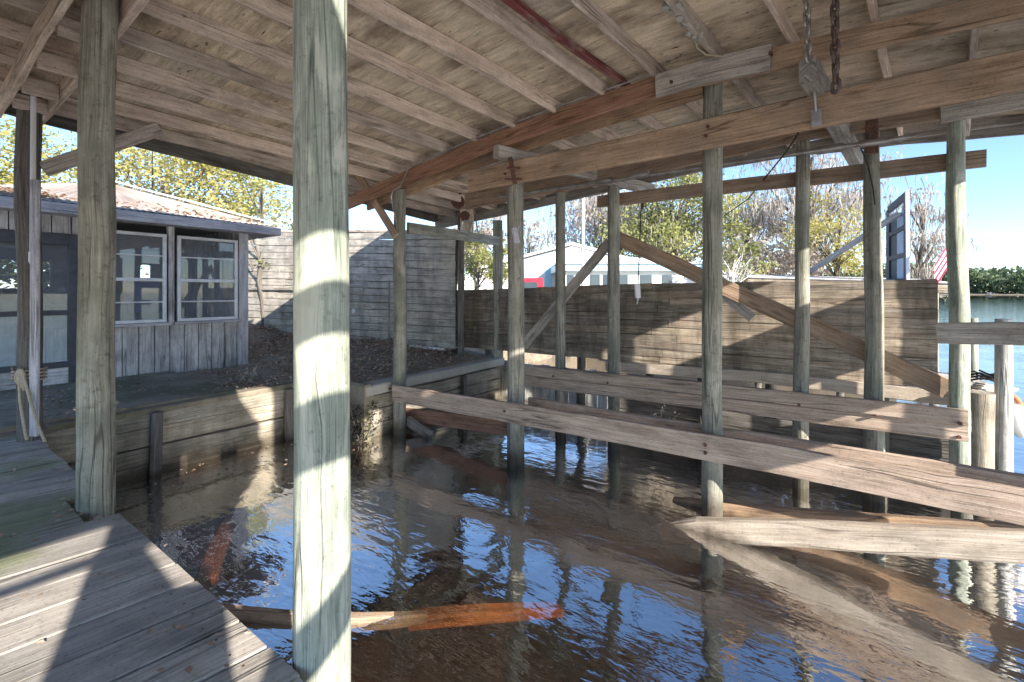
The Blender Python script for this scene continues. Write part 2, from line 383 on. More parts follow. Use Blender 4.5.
M['russet'] = leafmat('russet_leaves', (.30, .25, .21), (.45, .39, .34), (.58, .52, .47), .4)
M['far'] = leafmat('far_trees', (.07, .10, .06), (.13, .175, .095), (.21, .25, .14), .25)
M['vine'] = leafmat('dark_vine', (.012, .013, .009), (.03, .03, .02), (.07, .062, .045), .15)
M['deadtwig'] = leafmat('pale_dead_leaves', (.28, .25, .2), (.45, .41, .34), (.6, .56, .48), .2)

# ------------------------------------------------------------------ setting: ground, bed, water
def gh(x, y):
    h = .72
    t = max(0, min(1, (y - 3.6) / 2.6)); t = t * t * (3 - 2 * t)
    k = max(0, min(1, (-6.0 - x) / 1.5))
    h += (.10 + .14 * k) * t
    if x < -12: h += .15
    if y > 11: h += .16
    h += .035 * mnoise.noise(V((x * .9, y * .9, 0)))
    return h
def grid_land(mb, x0, x1, y0, y1, nx, ny):
    vs = [V((x0 + (x1 - x0) * i / nx, y0 + (y1 - y0) * j / ny, 0)) for j in range(ny + 1) for i in range(nx + 1)]
    for p in vs: p.z = gh(p.x, p.y)
    fs = [(j * (nx + 1) + i, j * (nx + 1) + i + 1, (j + 1) * (nx + 1) + i + 1, (j + 1) * (nx + 1) + i) for j in range(ny) for i in range(nx)]
    mb.add(vs, fs, [[(vs[k].x, vs[k].y) for k in f] for f in fs], True)
    per = [(i, 0) for i in range(nx + 1)] + [(nx, j) for j in range(1, ny + 1)] + [(i, ny) for i in range(nx - 1, -1, -1)] + [(0, j) for j in range(ny - 1, 0, -1)]
    for a, b in zip(per, per[1:] + per[:1]):
        A, B = vs[a[1] * (nx + 1) + a[0]], vs[b[1] * (nx + 1) + b[0]]
        mb.quad([V((A.x, A.y, -1.6)), V((B.x, B.y, -1.6)), B, A], [(0, 0)] * 4)
g = MB()
grid_land(g, -16, -6.56, -12, 4.02, 40, 60)
grid_land(g, -16, -5.62, 4.02, 7.35, 50, 20)
grid_land(g, -16, -7.6, 7.35, 15, 20, 16)
grid_land(g, -120, -16, -90, 15, 20, 20)
grid_land(g, -120, 1.0, 15, 60, 30, 12)
grid_land(g, -120, 4, 60, 130, 20, 8)
tag(g.build('ground', M['ground']), 'earth bank covered in dry leaves behind the seawall', 'ground', kind='structure')
g = MB()
grid_far = []
xs = [(-900, 520), (-200, 490), (0, 470), (150, 430), (350, 450), (700, 500), (1600, 600)]
for (xa, ya), (xb, yb) in zip(xs, xs[1:]):
    g.quad([(xa, ya, -.4), (xb, yb, -.4), (xb, yb + 3, .7), (xa, ya + 3, .7)])
    g.quad([(xa, ya + 3, .7), (xb, yb + 3, .7), (xb, 1500, 6), (xa, 1500, 6)])
tag(g.build('far_shore', M['ground']), 'low far bank across the lake under the treeline', 'shore', kind='structure')
g = MB()
nx, ny = 90, 70
def bedz(x, y):
    z = -.80
    z += .45 * max(0, 1 - abs(x + 6.2) / 2.0)
    z += .18 * mnoise.noise(V((x * .7, y * .7, 3))) + .05 * mnoise.noise(V((x * 3, y * 3, 9)))
    return max(z, -1.35)
vs = [V((-8 + 18 * i / nx, -4 + 18 * j / ny, 0)) for j in range(ny + 1) for i in range(nx + 1)]
for p in vs: p.z = bedz(p.x, p.y)
fs = [(j * (nx + 1) + i, j * (nx + 1) + i + 1, (j + 1) * (nx + 1) + i + 1, (j + 1) * (nx + 1) + i) for j in range(ny) for i in range(nx)]
g.add(vs, fs, [[(vs[k].x, vs[k].y) for k in f] for f in fs], True)
g.quad([(-920, -250, -1.5), (1620, -250, -1.5), (1620, 1500, -1.5), (-920, 1500, -1.5)])
tag(g.build('lake_bed', M['bed']), 'silty brown bottom of the boat slip', 'lake bed', kind='structure')
g = MB()
X0, X1, Y0, Y1 = -900, 1600, -240, 1480
c = [V((X0, Y0, 0)), V((X1, Y0, 0)), V((X1, Y1, 0)), V((X0, Y1, 0))]; d = [p - V((0, 0, 1.45)) for p in c]
g.add(c + d, [(0, 1, 2, 3), (7, 6, 5, 4), (0, 4, 5, 1), (1, 5, 6, 2), (2, 6, 7, 3), (3, 7, 4, 0)], [[(0, 0)] * 4] * 6)
tag(g.build('water', M['water']), 'dark rippled lake water filling the boat slip', 'water', kind='structure')

# unseen pale ground added behind the camera to bounce sunlight under the roof
g = MB(); g.quad([(-60, -60, .55), (40, -60, .55), (40, -2.0, .55), (-60, -2.0, .55)])
for xa, xb in ((-60, 40),): g.quad([(xa, -2.0, -1.6), (xb, -2.0, -1.6), (xb, -2.0, .55), (xa, -2.0, .55)])
tag(g.build('bounce_ground', M['bounce_slab']), 'unseen pale ground added beside the boathouse to bounce sunlight', 'bounce_slab', kind='structure')
# concrete pad beside the house
g = MB()
g.box((-7.86, -1.0, .735), (2.5, 7.7, .10), 0, .012)
tag(g.build('concrete_path', M['concrete']), 'mossy dark concrete path between cottage and walkway', 'path', kind='structure')

# ------------------------------------------------------------------ boathouse
def interp(tab, x):
    if x <= tab[0][0]: return tab[0][1]
    for (a, b), (c, d) in zip(tab, tab[1:]):
        if x <= c: return b + (d - b) * (x - a) / (c - a)
    return tab[-1][1]
G = [(-7.2, 3.95), (-6.3, 3.97), (-5.3, 4.0), (-3.7, 4.1), (-2.6, 4.2), (-1.5, 4.29), (-.5, 4.31), (.94, 4.21), (1.8, 4.14), (2.4, 4.11)]
DIP = [(-7.2, .06), (-4, .062), (1.7, .085)]
def deck(x, y): return interp(G, x) - interp(DIP, x) * (y - 4.4)
YN, YF, XL, XR = -1.0, 7.15, -7.2, 2.4
SK = .133                                                       # rafters run slightly askew
bh = thing('boathouse', 'open weathered boathouse of round posts and brown beams roofed over the dark slip', 'boathouse', (-3, 3, 0))
# roof deck: sheets of plywood between the rafters
ra_x = [-7.0, -6.45, -5.9, -5.35, -4.8, -4.25, -3.69, -3.12, -2.57, -2.0, -1.46, -.93, -.38, .17, .72, 1.27, 1.82, 2.36]
g = MB()
def deckpatch(xa, xb, ya, yb):
    n, m = 4, 3
    o1, o2 = random.uniform(0, 60), random.uniform(0, 60)
    top, bot, uvb = [], [], []
    for j in range(m + 1):
        for i in range(n + 1):
            x, y = xa + (xb - xa) * i / n, ya + (yb - ya) * j / m
            x2 = max(XL, min(XR, x + SK * (y - 4.4)))
            z = deck(x2, y)
            bot.append(V((x2, y, z))); top.append(V((x2, y, z + .018))); uvb.append((o1 + x2, o2 + y))
    q = (n + 1)
    fs = [(j * q + i, (j + 1) * q + i, (j + 1) * q + i + 1, j * q + i + 1) for j in range(m) for i in range(n)]
    r = random.random()
    g.add(bot, fs, [[uvb[k] for k in f] for f in fs], False, r)
    g.add(top, [tuple(reversed(f)) for f in fs], [[uvb[k] for k in reversed(f)] for f in fs], False, r)
    per = [i for i in range(q)] + [j * q + n for j in range(1, m + 1)] + [m * q + i for i in range(n - 1, -1, -1)] + [j * q for j in range(m - 1, 0, -1)]
    for a, b in zip(per, per[1:] + per[:1]):
        g.quad([bot[a], bot[b], top[b], top[a]], None, r)
pan_x = [-8.4, -6.45, -4.25, -2.0, .17, 1.62, 3.4]
pan_y = [YN, .02, .5, 2.02, 3.24, 4.46, 5.68, YF]
for i in range(len(pan_x) - 1):
    for j in range(len(pan_y) - 1):
        if i == 5 and j == 1: continue                          # unseen gap left in the deck to let a sun patch reach the seawall
        deckpatch(pan_x[i] + .002, pan_x[i + 1] - .002, pan_y[j] + .002, pan_y[j + 1] - .002)
roof = g.build('roof', M['ply'], bh)
g = MB()                                                        # corrugated sheet above the deck
n = 60
for i in range(n):
    xa, xb = XL - .08 + (XR - XL + .16) * i / n, XL - .08 + (XR - XL + .16) * (i + 1) / n
    za, zb = (.055 if i % 2 else .035), (.035 if i % 2 else .055)
    for ya, yb in (((YN - .1, YF + .1),) if xb < 1.05 else ((YN - .1, .02), (.5, YF + .1))):
        g.quad([(xa, ya, deck(xa, ya) + za), (xb, ya, deck(xb, ya) + zb), (xb, yb, deck(xb, yb) + zb), (xa, yb, deck(xa, yb) + za)])
g.build('roof_sheet', M['tin'], roof)
for x in ra_x:
    pts = []
    for k in range(9):
        y = YN + .03 + (YF - YN - .06) * k / 8
        xx = x + SK * (y - 4.4)
        if x > 1.5 and y < .6: continue
        if XL + .08 < xx < XR - .06: pts.append(V((xx, y, deck(xx, y) - .073)))
    if len(pts) >= 2: MB().path(pts, .042, .14, warp=.008).build('rafter', M['rafter'], roof)
# short lookouts that fill the triangular corners left by the askew rafters
def edge_board(p_list, w, h, mat, name='fascia'): return MB().path(p_list, w, h, warp=.006).build(name, mat, roof)
edge_board([V((XL, y, deck(XL, y) - .085)) for y in (YN, 1, 3, 5, YF)], .035, .19, M['post_dark'])
edge_board([V((XR, y, deck(XR, y) - .10)) for y in (.55, 3, 5, YF)], .035, .20, M['beam'])
edge_board([V((XR, y, deck(XR, y) - .10)) for y in (YN, -.5, 0)], .035, .20, M['beam'])
edge_board([V((x, YF, deck(x, YF) - .085)) for x in (XL, -5, -3, -1, .5, XR)], .035, .17, M['greybeam'])
edge_board([V((x, YN, deck(x, YN) - .085)) for x in (XL, -5, -3, -1, .5, XR)], .035, .17, M['greybeam'])

def post(x, y, r, ztop, zbot=-1.25, lean=(0, 0), mat='post_grey', r1=None, label=None, wob=.012):
    n = 14
    pts = [V((x + lean[0] * (zbot + (ztop - zbot) * k / n) / 3.6, y + lean[1] * (zbot + (ztop - zbot) * k / n) / 3.6, zbot + (ztop - zbot) * k / n)) for k in range(n + 1)]
    pts = [p + V((mnoise.noise(V((p.z * .8, x * 5, 1))), mnoise.noise(V((p.z * .8, y * 5, 7))), 0)) * wob * 1.6 for p in pts]
    o = MB().rod(pts, r, r1 if r1 else r * .9, 22, wob, True, .006).build('post', M[mat], bh)
    if label: o['label'] = label
    return o
post(-6.28, .84, .095, 3.98, mat='post_dark')
post(-3.98, .83, .099, 4.12, mat='post_grey', lean=(.0, .02))
post(-1.675, 1.03, .108, 4.36, mat='post_green', wob=.006)
post(1.38, -.78, .11, 4.4); post(1.9, 1.9, .11, 4.2)
post(-5.36, 4.54, .098, 3.62, mat='post_grey', wob=.014)
post(-3.27, 4.58, .108, 3.70, mat='post_grey', wob=.014)
post(-1.02, 4.62, .092, 4.16, mat='post_grey')
post(1.35, 4.6, .1, 4.0)
H2 = [(-7.2, 3.46), (-5.2, 3.5), (-3.4, 3.55), (-2.5, 3.58), (-.4, 3.72), (.86, 3.70), (1.8, 3.68)]   # underside of the second header
post(-3.38, 5.86, .078, interp(H2, -3.4), wob=.01)
post(-2.55, 5.86, .086, interp(H2, -2.5) - .05, wob=.01)
post(-.40, 5.87, .079, interp(H2, -.4), lean=(.02, 0))
post(.235, 5.90, .104, interp(H2, .3), lean=(-.03, 0), r1=.064)
post(.865, 5.88, .080, interp(H2, .86), lean=(-.05, 0), r1=.068, mat='post_green')
# square posts by the siding wall
b = PD(457.5, 349, 9.15); o = MB().beam((-6.24, 6.86, .6), (-6.24, 6.86, 3.62), .17, .12, V((.8, .59, 0)), 6, .008).build('post', M['post_dark'], bh); o['label'] = 'near black square corner post'
MB().beam((-5.58, 7.22, -.8), (-5.60, 7.22, 3.52), .19, .11, V((-.59, .81, 0)), 6, .008).build('post', M['post_grey'], bh)

# beams
U1 = [(-6.45, 3.50), (-5.3, 3.66), (-3.7, 3.88), (-2.6, 3.99), (-1.5, 4.06), (-1.38, 4.065)]
def line(tab, y, dz=0): return [V((x, y, z + dz)) for x, z in tab]
MB().path(line(U1, 4.36), .045, .20, warp=.004).build('beam', M['redbeam'], bh)
MB().path(line([(-6.2, 3.49), (-5.3, 3.61), (-3.7, 3.83), (-2.6, 3.94), (-1.1, 4.03)], 4.60), .045, .17, warp=.004).build('beam', M['beam'], bh)
MB().path(line([(-1.45, 4.04), (-1.0, 4.055), (-.5, 4.03)], 4.31), .045, .21).build('beam', M['greybeam'], bh)['label'] = 'short grey splice board over the middle post'
MB().path(line([(-1.36, 4.07), (-.5, 4.03), (.94, 3.98), (1.6, 3.95)], 4.36), .045, .19, warp=.004).build('beam', M['beam'], bh)
MB().path(line([(-3.86, 3.50), (-2, 3.515), (0, 3.545), (1.62, 3.55)], 4.40), .06, .27, warp=.006, ch=.012).build('beam', M['beam'], bh)
# second row header and the far eave header
MB().path([V((x, 5.83, z + .125)) for x, z in H2[1:6]] + [V((1.58, 5.83, 3.82))], .06, .25, warp=.005).build('beam', M['beam'], bh)
MB().path([V((.70, 5.73, 3.76)), V((1.2, 5.73, 3.77)), V((1.9, 5.73, 3.77))], .05, .22, warp=.003).build('beam', M['greybeam'], bh)
FH = [(-7.1, 3.52), (-6.2, 3.57), (-4, 3.74), (-1.65, 3.92), (0, 3.96), (1.58, 3.93)]
MB().path([V((x, 7.0, z)) for x, z in FH], .05, .15, warp=.004).build('beam', M['greybeam'], bh)
a, b2 = PY(598, 202, 5.98), PY(986, 158, 5.98)
MB().beam(a, b2, .06, .16, UP, 5, .006).build('beam', M['beam'], bh)['label'] = 'long dark timber bolted across the far posts under the eave'
# doubled beams along the walkway row with blocks between
RB = [(-7.15, 3.93), (-6.3, 3.93), (-4, 4.02), (-1.55, 4.2)]
for yy, dz in ((.70, .02), (.98, -.01)):
    MB().path([V((x, yy, z + dz)) for x, z in RB], .045, .2, warp=.004).build('beam', M['rafter'], bh)
for x in (-6.22, -5.75, -5.1, -4.4, -3.3, -2.4):
    z = interp(RB, x); MB().beam((x, .725, z - .06), (x, .955, z - .06), .04, .14).build('blocking', M['rafter'], bh)
# lake-end braces and added unseen shade boards beside the walkway (they cast the bands on the near post and the patches on the boards)
GX = 1.38
def sheet(name, yz, x, t=.025, mat='beam'):
    a = [V((x, y, z)) for y, z in yz]; b = [p + V((t, 0, 0)) for p in a]; n = len(a); mb = MB()
    fs = [tuple(range(n)), tuple(range(2 * n - 1, n - 1, -1))] + [(k, (k + 1) % n, n + (k + 1) % n, n + k) for k in range(n)]
    mb.add(a + b, fs, [[((a + b)[k].y, (a + b)[k].z) for k in f] for f in fs]); return mb.build(name, M[mat], bh)
for y in (-2.32, -2.11, -1.9, -1.69, -1.48, -1.27, -1.06, -.85, -.64): MB().beam((GX, y, 3.06), (GX, y, 4.75), .025, .208, V((0, 1, 0)), 2, .003).build('shade_board', M['beam'], bh)
MB().beam((GX, -.53, 3.45), (GX, 1.6, 3.46), .05, .19, UP, 3, .004).build('beam', M['beam'], bh)
MB().beam((GX, -.53, 2.99), (GX, 1.6, 3.0), .05, .25, UP, 3, .004).build('beam', M['beam'], bh)
MB().beam((GX, -2.2, 2.87), (GX, -.6, 2.87), .03, .05, UP).build('beam', M['beam'], bh)
sheet('shade_panel', [(-.93, 2.95), (-.72, 2.9), (-.55, 2.62), (-.36, 2.56), (-.36, 1.3), (-1.02, 1.3)], GX + .06)  # added panels, outlined to cut the sun into patches
sheet('shade_panel', [(-.54, 3.78), (.40, 3.78), (-.03, 4.62), (-.54, 4.66)], GX + .06)
sheet('shade_panel', [(.52, 3.62), (1.7, 3.62), (1.7, 4.45), (.52, 4.54)], GX + .06)
MB().beam((GX + .10, -.35, 2.05), (GX + .10, .45, 2.72), .05, .16, V((0, 0, 1))).build('brace', M['beam'], bh)
for k in range(7):                                              # unseen planks added across the boat entrance to shade the posts and fence
    MB().beam((2.46, 1.7, 2.14 + .182 * k), (2.46, 5.10, 2.12 + .182 * k), .03, .18, UP, 4, .005).build('shade_plank', M['beam'], bh)
for k in range(7, 11):
    MB().beam((2.46, 1.7, 2.14 + .182 * k), (2.46, 4.25, 2.12 + .182 * k), .03, .18, UP, 4, .005).build('shade_plank', M['beam'], bh)
for k in range(5):
    MB().beam((2.46, 5.52, 2.34 + .182 * k), (2.46, 6.44, 2.33 + .182 * k), .03, .18, UP, 2, .005).build('shade_plank', M['beam'], bh)
post(2.56, 5.0, .07, 3.95, mat='post_grey'); post(2.55, 1.8, .09, 4.3); post(2.4, 6.64, .11, 3.9)  # the last is an unseen post added to shade the fence end
# unseen boarding added behind the camera to keep sun off the cottage end
for k in range(12):
    MB().beam((-6.2, -1.03, 2.3 + .2 * k), (-.3, -1.03, 2.32 + .2 * k), .03, .195, UP, 3, .004).build('side_shade_plank', M['rafter'], bh)
post(-6.3, -1.12, .09, 4.1); post(-.2, -1.12, .09, 4.3)
# braces
MB().beam(PY(396, 236, 4.44), PY(354, 168, 4.44), .045, .12, V((0, 0, 1))).build('brace', M['beam'], bh)
MB().beam((-6.26, .93, 3.28), (-6.22, 1.85, 3.93), .045, .14).build('brace', M['greybeam'], bh)
MB().beam(PY(524, 345, 5.98), PY(610, 242, 5.98), .05, .14, V((0, 0, 1)), 3, .004).build('brace', M['greybeam'], bh)
MB().beam(PY(617, 238, 6.03), PY(948, 389, 6.03), .05, .19, V((0, 0, 1)), 4, .006).build('brace', M['beam'], bh)
MB().beam(PY(700, 276, 6.09), PY(752, 318, 6.09), .04, .10, V((0, 0, 1)), 1).build('brace', M['greybeam'], bh)
# tie rail between two far-left posts
MB().beam((-5.32, 4.66, 3.06), (-5.53, 7.15, 3.10), .045, .17, UP, 3, .005).build('tie_rail', M['post_grey'], bh)
# hanging end board by the black post, far-left
MB().beam((-5.95, 6.70, 3.70), (-5.95, 6.70, 3.16), .26, .05, V((-.59, .81, 0))).build('end_board', M['palebeam'], bh)
# low side beams: pairs clasping the posts just above the water
MB().path([PY(393, 393, 4.38), PY(520, 414, 4.38), PY(770, 458, 4.38), PY(1060, 514, 4.38)], .05, .235, warp=.006).build('side_beam', M['low'], bh)
MB().path([V((-3.2, 4.76, .68)), V((-1, 4.76, .69)), V((1.6, 4.76, .70))], .05, .22, warp=.006).build('side_beam', M['low'], bh)
MB().beam(PY(402, 414, 4.80), PY(511, 428, 4.80), .05, .2, UP, 3, .004).build('side_beam', M['redbeam'], bh)
MB().path([PY(520, 380, 5.72), PY(720, 404, 5.72), PY(968, 433, 5.72)], .05, .155, warp=.005).build('side_beam', M['low'], bh)
MB().path([PY(522, 370, 5.685), PY(720, 390, 5.685), PY(968, 418, 5.685)], .05, .14, warp=.005).build('side_beam', M['low'], bh)
MB().path([V((-3.9, 6.04, .86)), V((-1.5, 6.04, .87)), V((.95, 6.04, .88))], .05, .2, warp=.005).build('side_beam', M['low'], bh)

for x, y, z in ((-5.36, 4.35, .70), (-3.27, 4.35, .69), (-1.02, 4.35, .66), (-1.02, 4.35, .73), (-3.27, 4.355, 3.50), (-1.02, 4.36, 3.50), (-1.0, 4.36, 3.58), (1.35, 4.36, 3.55), (-3.38, 5.655, .90), (-2.55, 5.655, .90), (-.40, 5.655, .92), (.235, 5.655, .90), (.82, 5.655, .93), (.82, 5.69, .80), (-.5, 4.28, 4.05), (-1.3, 4.28, 4.03)):
    MB().rod([(x, y + .03, z), (x, y - .012, z)], .017, .015, 8).build('bolt', M['rust'], bh)
# ------------------------------------------------------------------ lift gear hanging in the boathouse
cb = MB(); cb.beam((-3.30, 4.22, 3.735), (-2.45, 7.08, 3.70), .11, .15, UP, 3, .004, .01)
tag(cb.build('lift_crossbeam', M['greybeam'], None, (-2.9, 5.6, 3.7)), 'stubby grey crossbeam lying over the strapped post beside the brown header', 'crossbeam', 'lift crossbeams on the headers')
cb = MB(); cb.beam((-.23, 4.10, 3.76), (.13, 7.2, 3.70), .12, .19, UP, 3, .004, .01)
tag(cb.build('lift_crossbeam', M['greybeam'], None, (0, 5.6, 3.7)), 'grey crossbeam with a steel hook strap, beneath the hanging chains', 'crossbeam', 'lift crossbeams on the headers')
sh = thing('lift_shaft', 'long galvanised boat lift drive shaft running under the eave', 'lift shaft', (-1.5, 5.6, 3.55))
A, B = PY(500, 197, 5.6), PY(917, 136, 5.6)
MB().rod([A, A.lerp(B, .5), B], .024, .024, 12).build('pipe', M['galv'], sh)
for (x, y) in ((604, 181), (640, 175), (830, 149), (874, 143)):
    p = PY(x, y, 5.6); dr = (B - A).normalized()
    MB().rod([p - dr * .11, p + dr * .11], .042, .042, 12).build('coupling', M['galv'], sh)
p = PY(872, 141, 5.6); MB().beam(p + V((0, .0, .2)), p + V((0, 0, -.12)), .05, .10, V((1, 0, 0))).build('bearing_bracket', M['rust'], sh)

def link(mb, c, a, b, L, w, r):
    """one stadium chain link in plane a (long) x b"""
    pts = []
    for k in range(20):
        th = 2 * pi * k / 20
        x, y = cos(th), sin(th)
        pts.append(V(c) + a * (x * w / 2 + (L - w) / 2 * (1 if x > 0 else -1)) + b * (y * w / 2))
    seg = 7; n = len(pts); vs = []
    for i, p in enumerate(pts):
        t = (pts[(i + 1) % n] - pts[i - 1]).normalized(); q = a.cross(b).normalized(); s2 = t.cross(q)
        for j in range(seg):
            th = 2 * pi * j / seg; vs.append(p + (q * cos(th) + s2 * sin(th)) * r)
    fs = [(i * seg + j, i * seg + (j + 1) % seg, ((i + 1) % n) * seg + (j + 1) % seg, ((i + 1) % n) * seg + j) for i in range(n) for j in range(seg)]
    mb.add(vs, fs, [[(0, 0), (0, .1), (.1, .1), (.1, 0)]] * len(fs), True)
def chain(p0, p1, L, w, r):
    mb = MB(); p0, p1 = V(p0), V(p1); d = (p1 - p0); n = int(d.length / (L - 2 * r)); a = d.normalized()
    b = a.cross(V((.6, .8, 0.02))).normalized(); c = a.cross(b).normalized()
    for i in range(n + 1):
        th = .2 * sin(i * 1.7)
        e = b if i % 2 == 0 else c
        e = (e + (c if i % 2 == 0 else b) * (.35 + th)).normalized()
        link(mb, p0 + a * (i * (L - 2 * r)), a, e, L, w, r)
    return mb
p = PY(808, 61, 4.06); q = V((p.x, p.y, deck(p.x, p.y) - .02))
tag(chain(q + V((-.01, 0, 0)), p, .085, .058, .0105).build('hanging_chain', M['galv'], None, q), 'shorter pale grey chain hanging beside the crossbeam end', 'chain', 'chains hanging from the roof')
p = PY(836, 92, 4.06); q = V((p.x, p.y, deck(p.x, p.y) - .02))
tag(chain(q + V((-.01, 0, 0)), p, .095, .062, .0125).build('hanging_chain', M['chain'], None, q), 'longer rusty brown chain hanging down to the header beam', 'chain', 'chains hanging from the roof')
hk = thing('hook_strap', 'small galvanised hook strap hanging on the header below the chains', 'hook', PY(815, 92, 4.30))
MB().rod([PY(813, 84, 4.28), PY(815, 96, 4.30), PY(816, 112, 4.33)], .012, .012, 8).build('hook', M['galv'], hk)
MB().beam(PY(816, 110, 4.335), PY(817, 126, 4.335), .075, .018, V((0, 1, 0))).build('strap_plate', M['galv'], hk)
# conduit along the red beam
cp = [PY(397, 223, 4.30), PY(393, 207, 4.30), PY(391, 196, 4.29), PY(394, 190, 4.29), PY(400, 187, 4.29)] + [V((x, 4.315, z + .112)) for x, z in ((-4.9, 3.72), (-4.3, 3.80), (-3.7, 3.88), (-2.6, 3.99), (-1.5, 4.06))]
tag(MB().rod(cp, .011, .011, 10).build('conduit_pipe', M['galv'], None, cp[0]), 'thin grey conduit bent along the top of the red-brown beam', 'conduit')
# clamp on the strapped post
br = thing('steel_bracket', 'steel bracket with a pin strapped to the top of the middle slip post', 'bracket', PD(513, 172, 5.35))
MB().beam(PD(510, 157, 5.3), PD(515, 184, 5.3), .05, .02, FW * -1).build('plate', M['rust'], br)
MB().rod([PD(507, 168, 5.28), PD(520, 168, 5.28)], .014, .014, 8).build('pin', M['rust'], br)
MB().rod([PD(505, 179, 5.28), PD(522, 179, 5.28)], .011, .011, 8).build('pin', M['rust'], br)
tg = MB(); tg.beam(PD(514, 228, 5.38), PD(517, 243, 5.36), .07, .02, FW * -1); tg.rod([PD(519, 226, 5.38), PD(517, 232, 5.36)], .009, .009, 8)
tag(tg.build('rope_cleat', M['trim'], None, PD(515, 235, 5.37)), 'little grey cleat plate screwed halfway up a slip post', 'cleat')
# pulley block and tackle
pb = thing('pulley_block', 'rusty pulley block and shackles hanging on the pale end board', 'pulley', PD(462, 200, 8.6))
for (x, y, r) in ((458, 202, .12), (465, 216, .09)):
    c = PD(x, y, 8.35); MB().rod([c - FW * .03, c + FW * .03], r, r, 18).build('pulley_wheel', M['rust'], pb)
c = PD(466, 228, 8.3); mb = MB(); link(mb, c, UP, RT, .26, .17, .022); mb.build('shackle', M['galv'], pb)
c = PD(458, 188, 8.3); mb = MB(); link(mb, c, UP, RT, .22, .12, .02); mb.build('shackle', M['rust'], pb)
# cable with a hanging block in front of the fence
cw = thing('hanging_pulley', 'white pulley block hanging on a thin wire in front of the plank fence', 'pulley', PD(637, 300, 6.6))
MB().rod([PD(643, 194, 6.6), PD(641, 210, 6.6), PD(638, 286, 6.6)], .008, .008, 6).build('wire', M['black'], cw)
MB().beam(PD(637, 284, 6.6), PD(638, 298, 6.6), .075, .05, FW * -1).build('block', M['white'], cw)
MB().rod([PD(643, 200, 6.6), PD(642, 209, 6.6)], .03, .02, 8).build('ferrule', M['rust'], cw)
MB().rod([PD(638, 297, 6.6), PD(637, 304, 6.6)], .018, .012, 8).build('hook', M['galv'], cw)
cc = [PD(800, 117, 3.9), PD(798, 134, 3.95), PD(786, 152, 4.4), PD(765, 178, 5.2), PD(748, 199, 6.0), PD(724, 216, 7.0)]
tag(MB().rod(cc, .0075, .0075, 6).build('slack_cable', M['black'], None, cc[0]), 'slack black cable looping down from the header toward the trees', 'cable')
cc = [PY(861, 148, 5.62), PY(868, 165, 5.7), PY(873, 188, 5.75), PY(875, 205, 5.75)]
tag(MB().rod(cc, .007, .007, 6).build('dangling_wire', M['black'], None, cc[0]), 'short dark wire dangling beside the sunlit far post', 'wire')
# wasp-nest like clump and wire on a rafter
def on_deck(x, y, dz=.04):
    r = ray(x, y); t = 3.0
    for _ in range(60):
        p = ORG + r * t; t += (deck(p.x, p.y) - dz - p.z) / max(.05, r.z) * .7
    return ORG + r * t
nm = MB()
for k in range(26):
    t = k / 25; p = on_deck(668 + 34 * t, 2 + 34 * t, .10) + V((random.uniform(-.04, .04), random.uniform(-.03, .03), random.uniform(-.03, .05)))
    nm.rod([p, p + V((random.uniform(-.02, .02), random.uniform(-.02, .02), -.045))], .020, .026, 8)
tag(nm.build('mud_nest', M['capcon'], None, PD(685, 18, 4.0)), 'clump of grey mud nests stuck along a rafter', 'nest')
cc = [on_deck(694, 36, .12), on_deck(697, 48, .16), on_deck(706, 55, .2), on_deck(722, 56, .17), on_deck(734, 53, .12)]
tag(MB().rod(cc, .008, .008, 8).build('loose_wire', M['rope'], None, cc[0]), 'loose curled pale wire below the mud nests', 'wire')
# red painted pole between two rafters
def on_deck(x, y, dz=.04):
    r = ray(x, y); t = 3.0
    for _ in range(60):
        p = ORG + r * t; t += (deck(p.x, p.y) - dz - p.z) / max(.05, r.z) * .7
    return ORG + r * t
rp = [on_deck(512, 1, .06), on_deck(628, 87, .06)]
rp[0] = rp[0] + (rp[0] - rp[1]) * .35
tag(MB().beam(rp[0], rp[1], .07, .07, UP, 5, .006, .02).build('painted_pole', M['redpaint'], None, rp[0]), 'flaking dark red painted pole tucked under the roof boards', 'pole')

# ------------------------------------------------------------------ walkway
wk = thing('walkway', 'grey plank walkway with worn sunlit boards along the near side of the slip', 'walkway', (-4, 0, .7))
g = MB(); y0, y1 = -1.9, .9
x = -9.4; bw = .236
while x < 2.0:
    w = bw - random.uniform(.010, .019)
    e1 = y1 + random.uniform(-.006, .008)
    xa = x + SK * (y0 - .9)
    zz = .7 - .019 + random.uniform(-.002, .002)
    if abs(x + bw / 2 - (-3.98)) < .22: e1 = .735
    g.beam((x + bw / 2 + SK * (y0 - y1), y0, zz), (x + bw / 2 + SK * (e1 - y1), e1, zz + random.uniform(-.002, .002)), w, .038, UP, 5, .002, .0022)
    for q in range(len(g.v) - 8, len(g.v)):                     # saw the board ends off along the walkway edge
        vx, vy, vz = g.v[q]; g.v[q] = (vx + SK * (e1 - vy), e1, vz)
    x += bw
n0 = len(g.f); xx = -9.4
for _ in range(49):
    for yy in (.80, -.2):
        for off in (-.07, .06):
            c = V((xx + bw / 2 + off + SK * (yy - .9) + random.uniform(-.01, .01), yy + random.uniform(-.012, .012), .7035))
            if c.x < 2: g.quad([c + V((cos(a) * .0055, sin(a) * .0055, 0)) for a in (0, 1.05, 2.1, 3.14, 4.2, 5.24)], [(0, 0)] * 6)
    xx += bw
db = g.build('deck_boards', M['walk'], wk); db.data.materials.append(M['rust'])
for k in range(n0, len(g.f)): db.data.polygons[k].material_index = 1
MB().beam((-9.3, .82, .565), (1.9, .82, .565), .045, .2, UP, 10, .004).build('stringer', M['greybeam'], wk)
MB().beam((-9.3, -1.3, .565), (1.9, -1.3, .565), .045, .2, UP, 10, .004).build('stringer', M['greybeam'], wk)
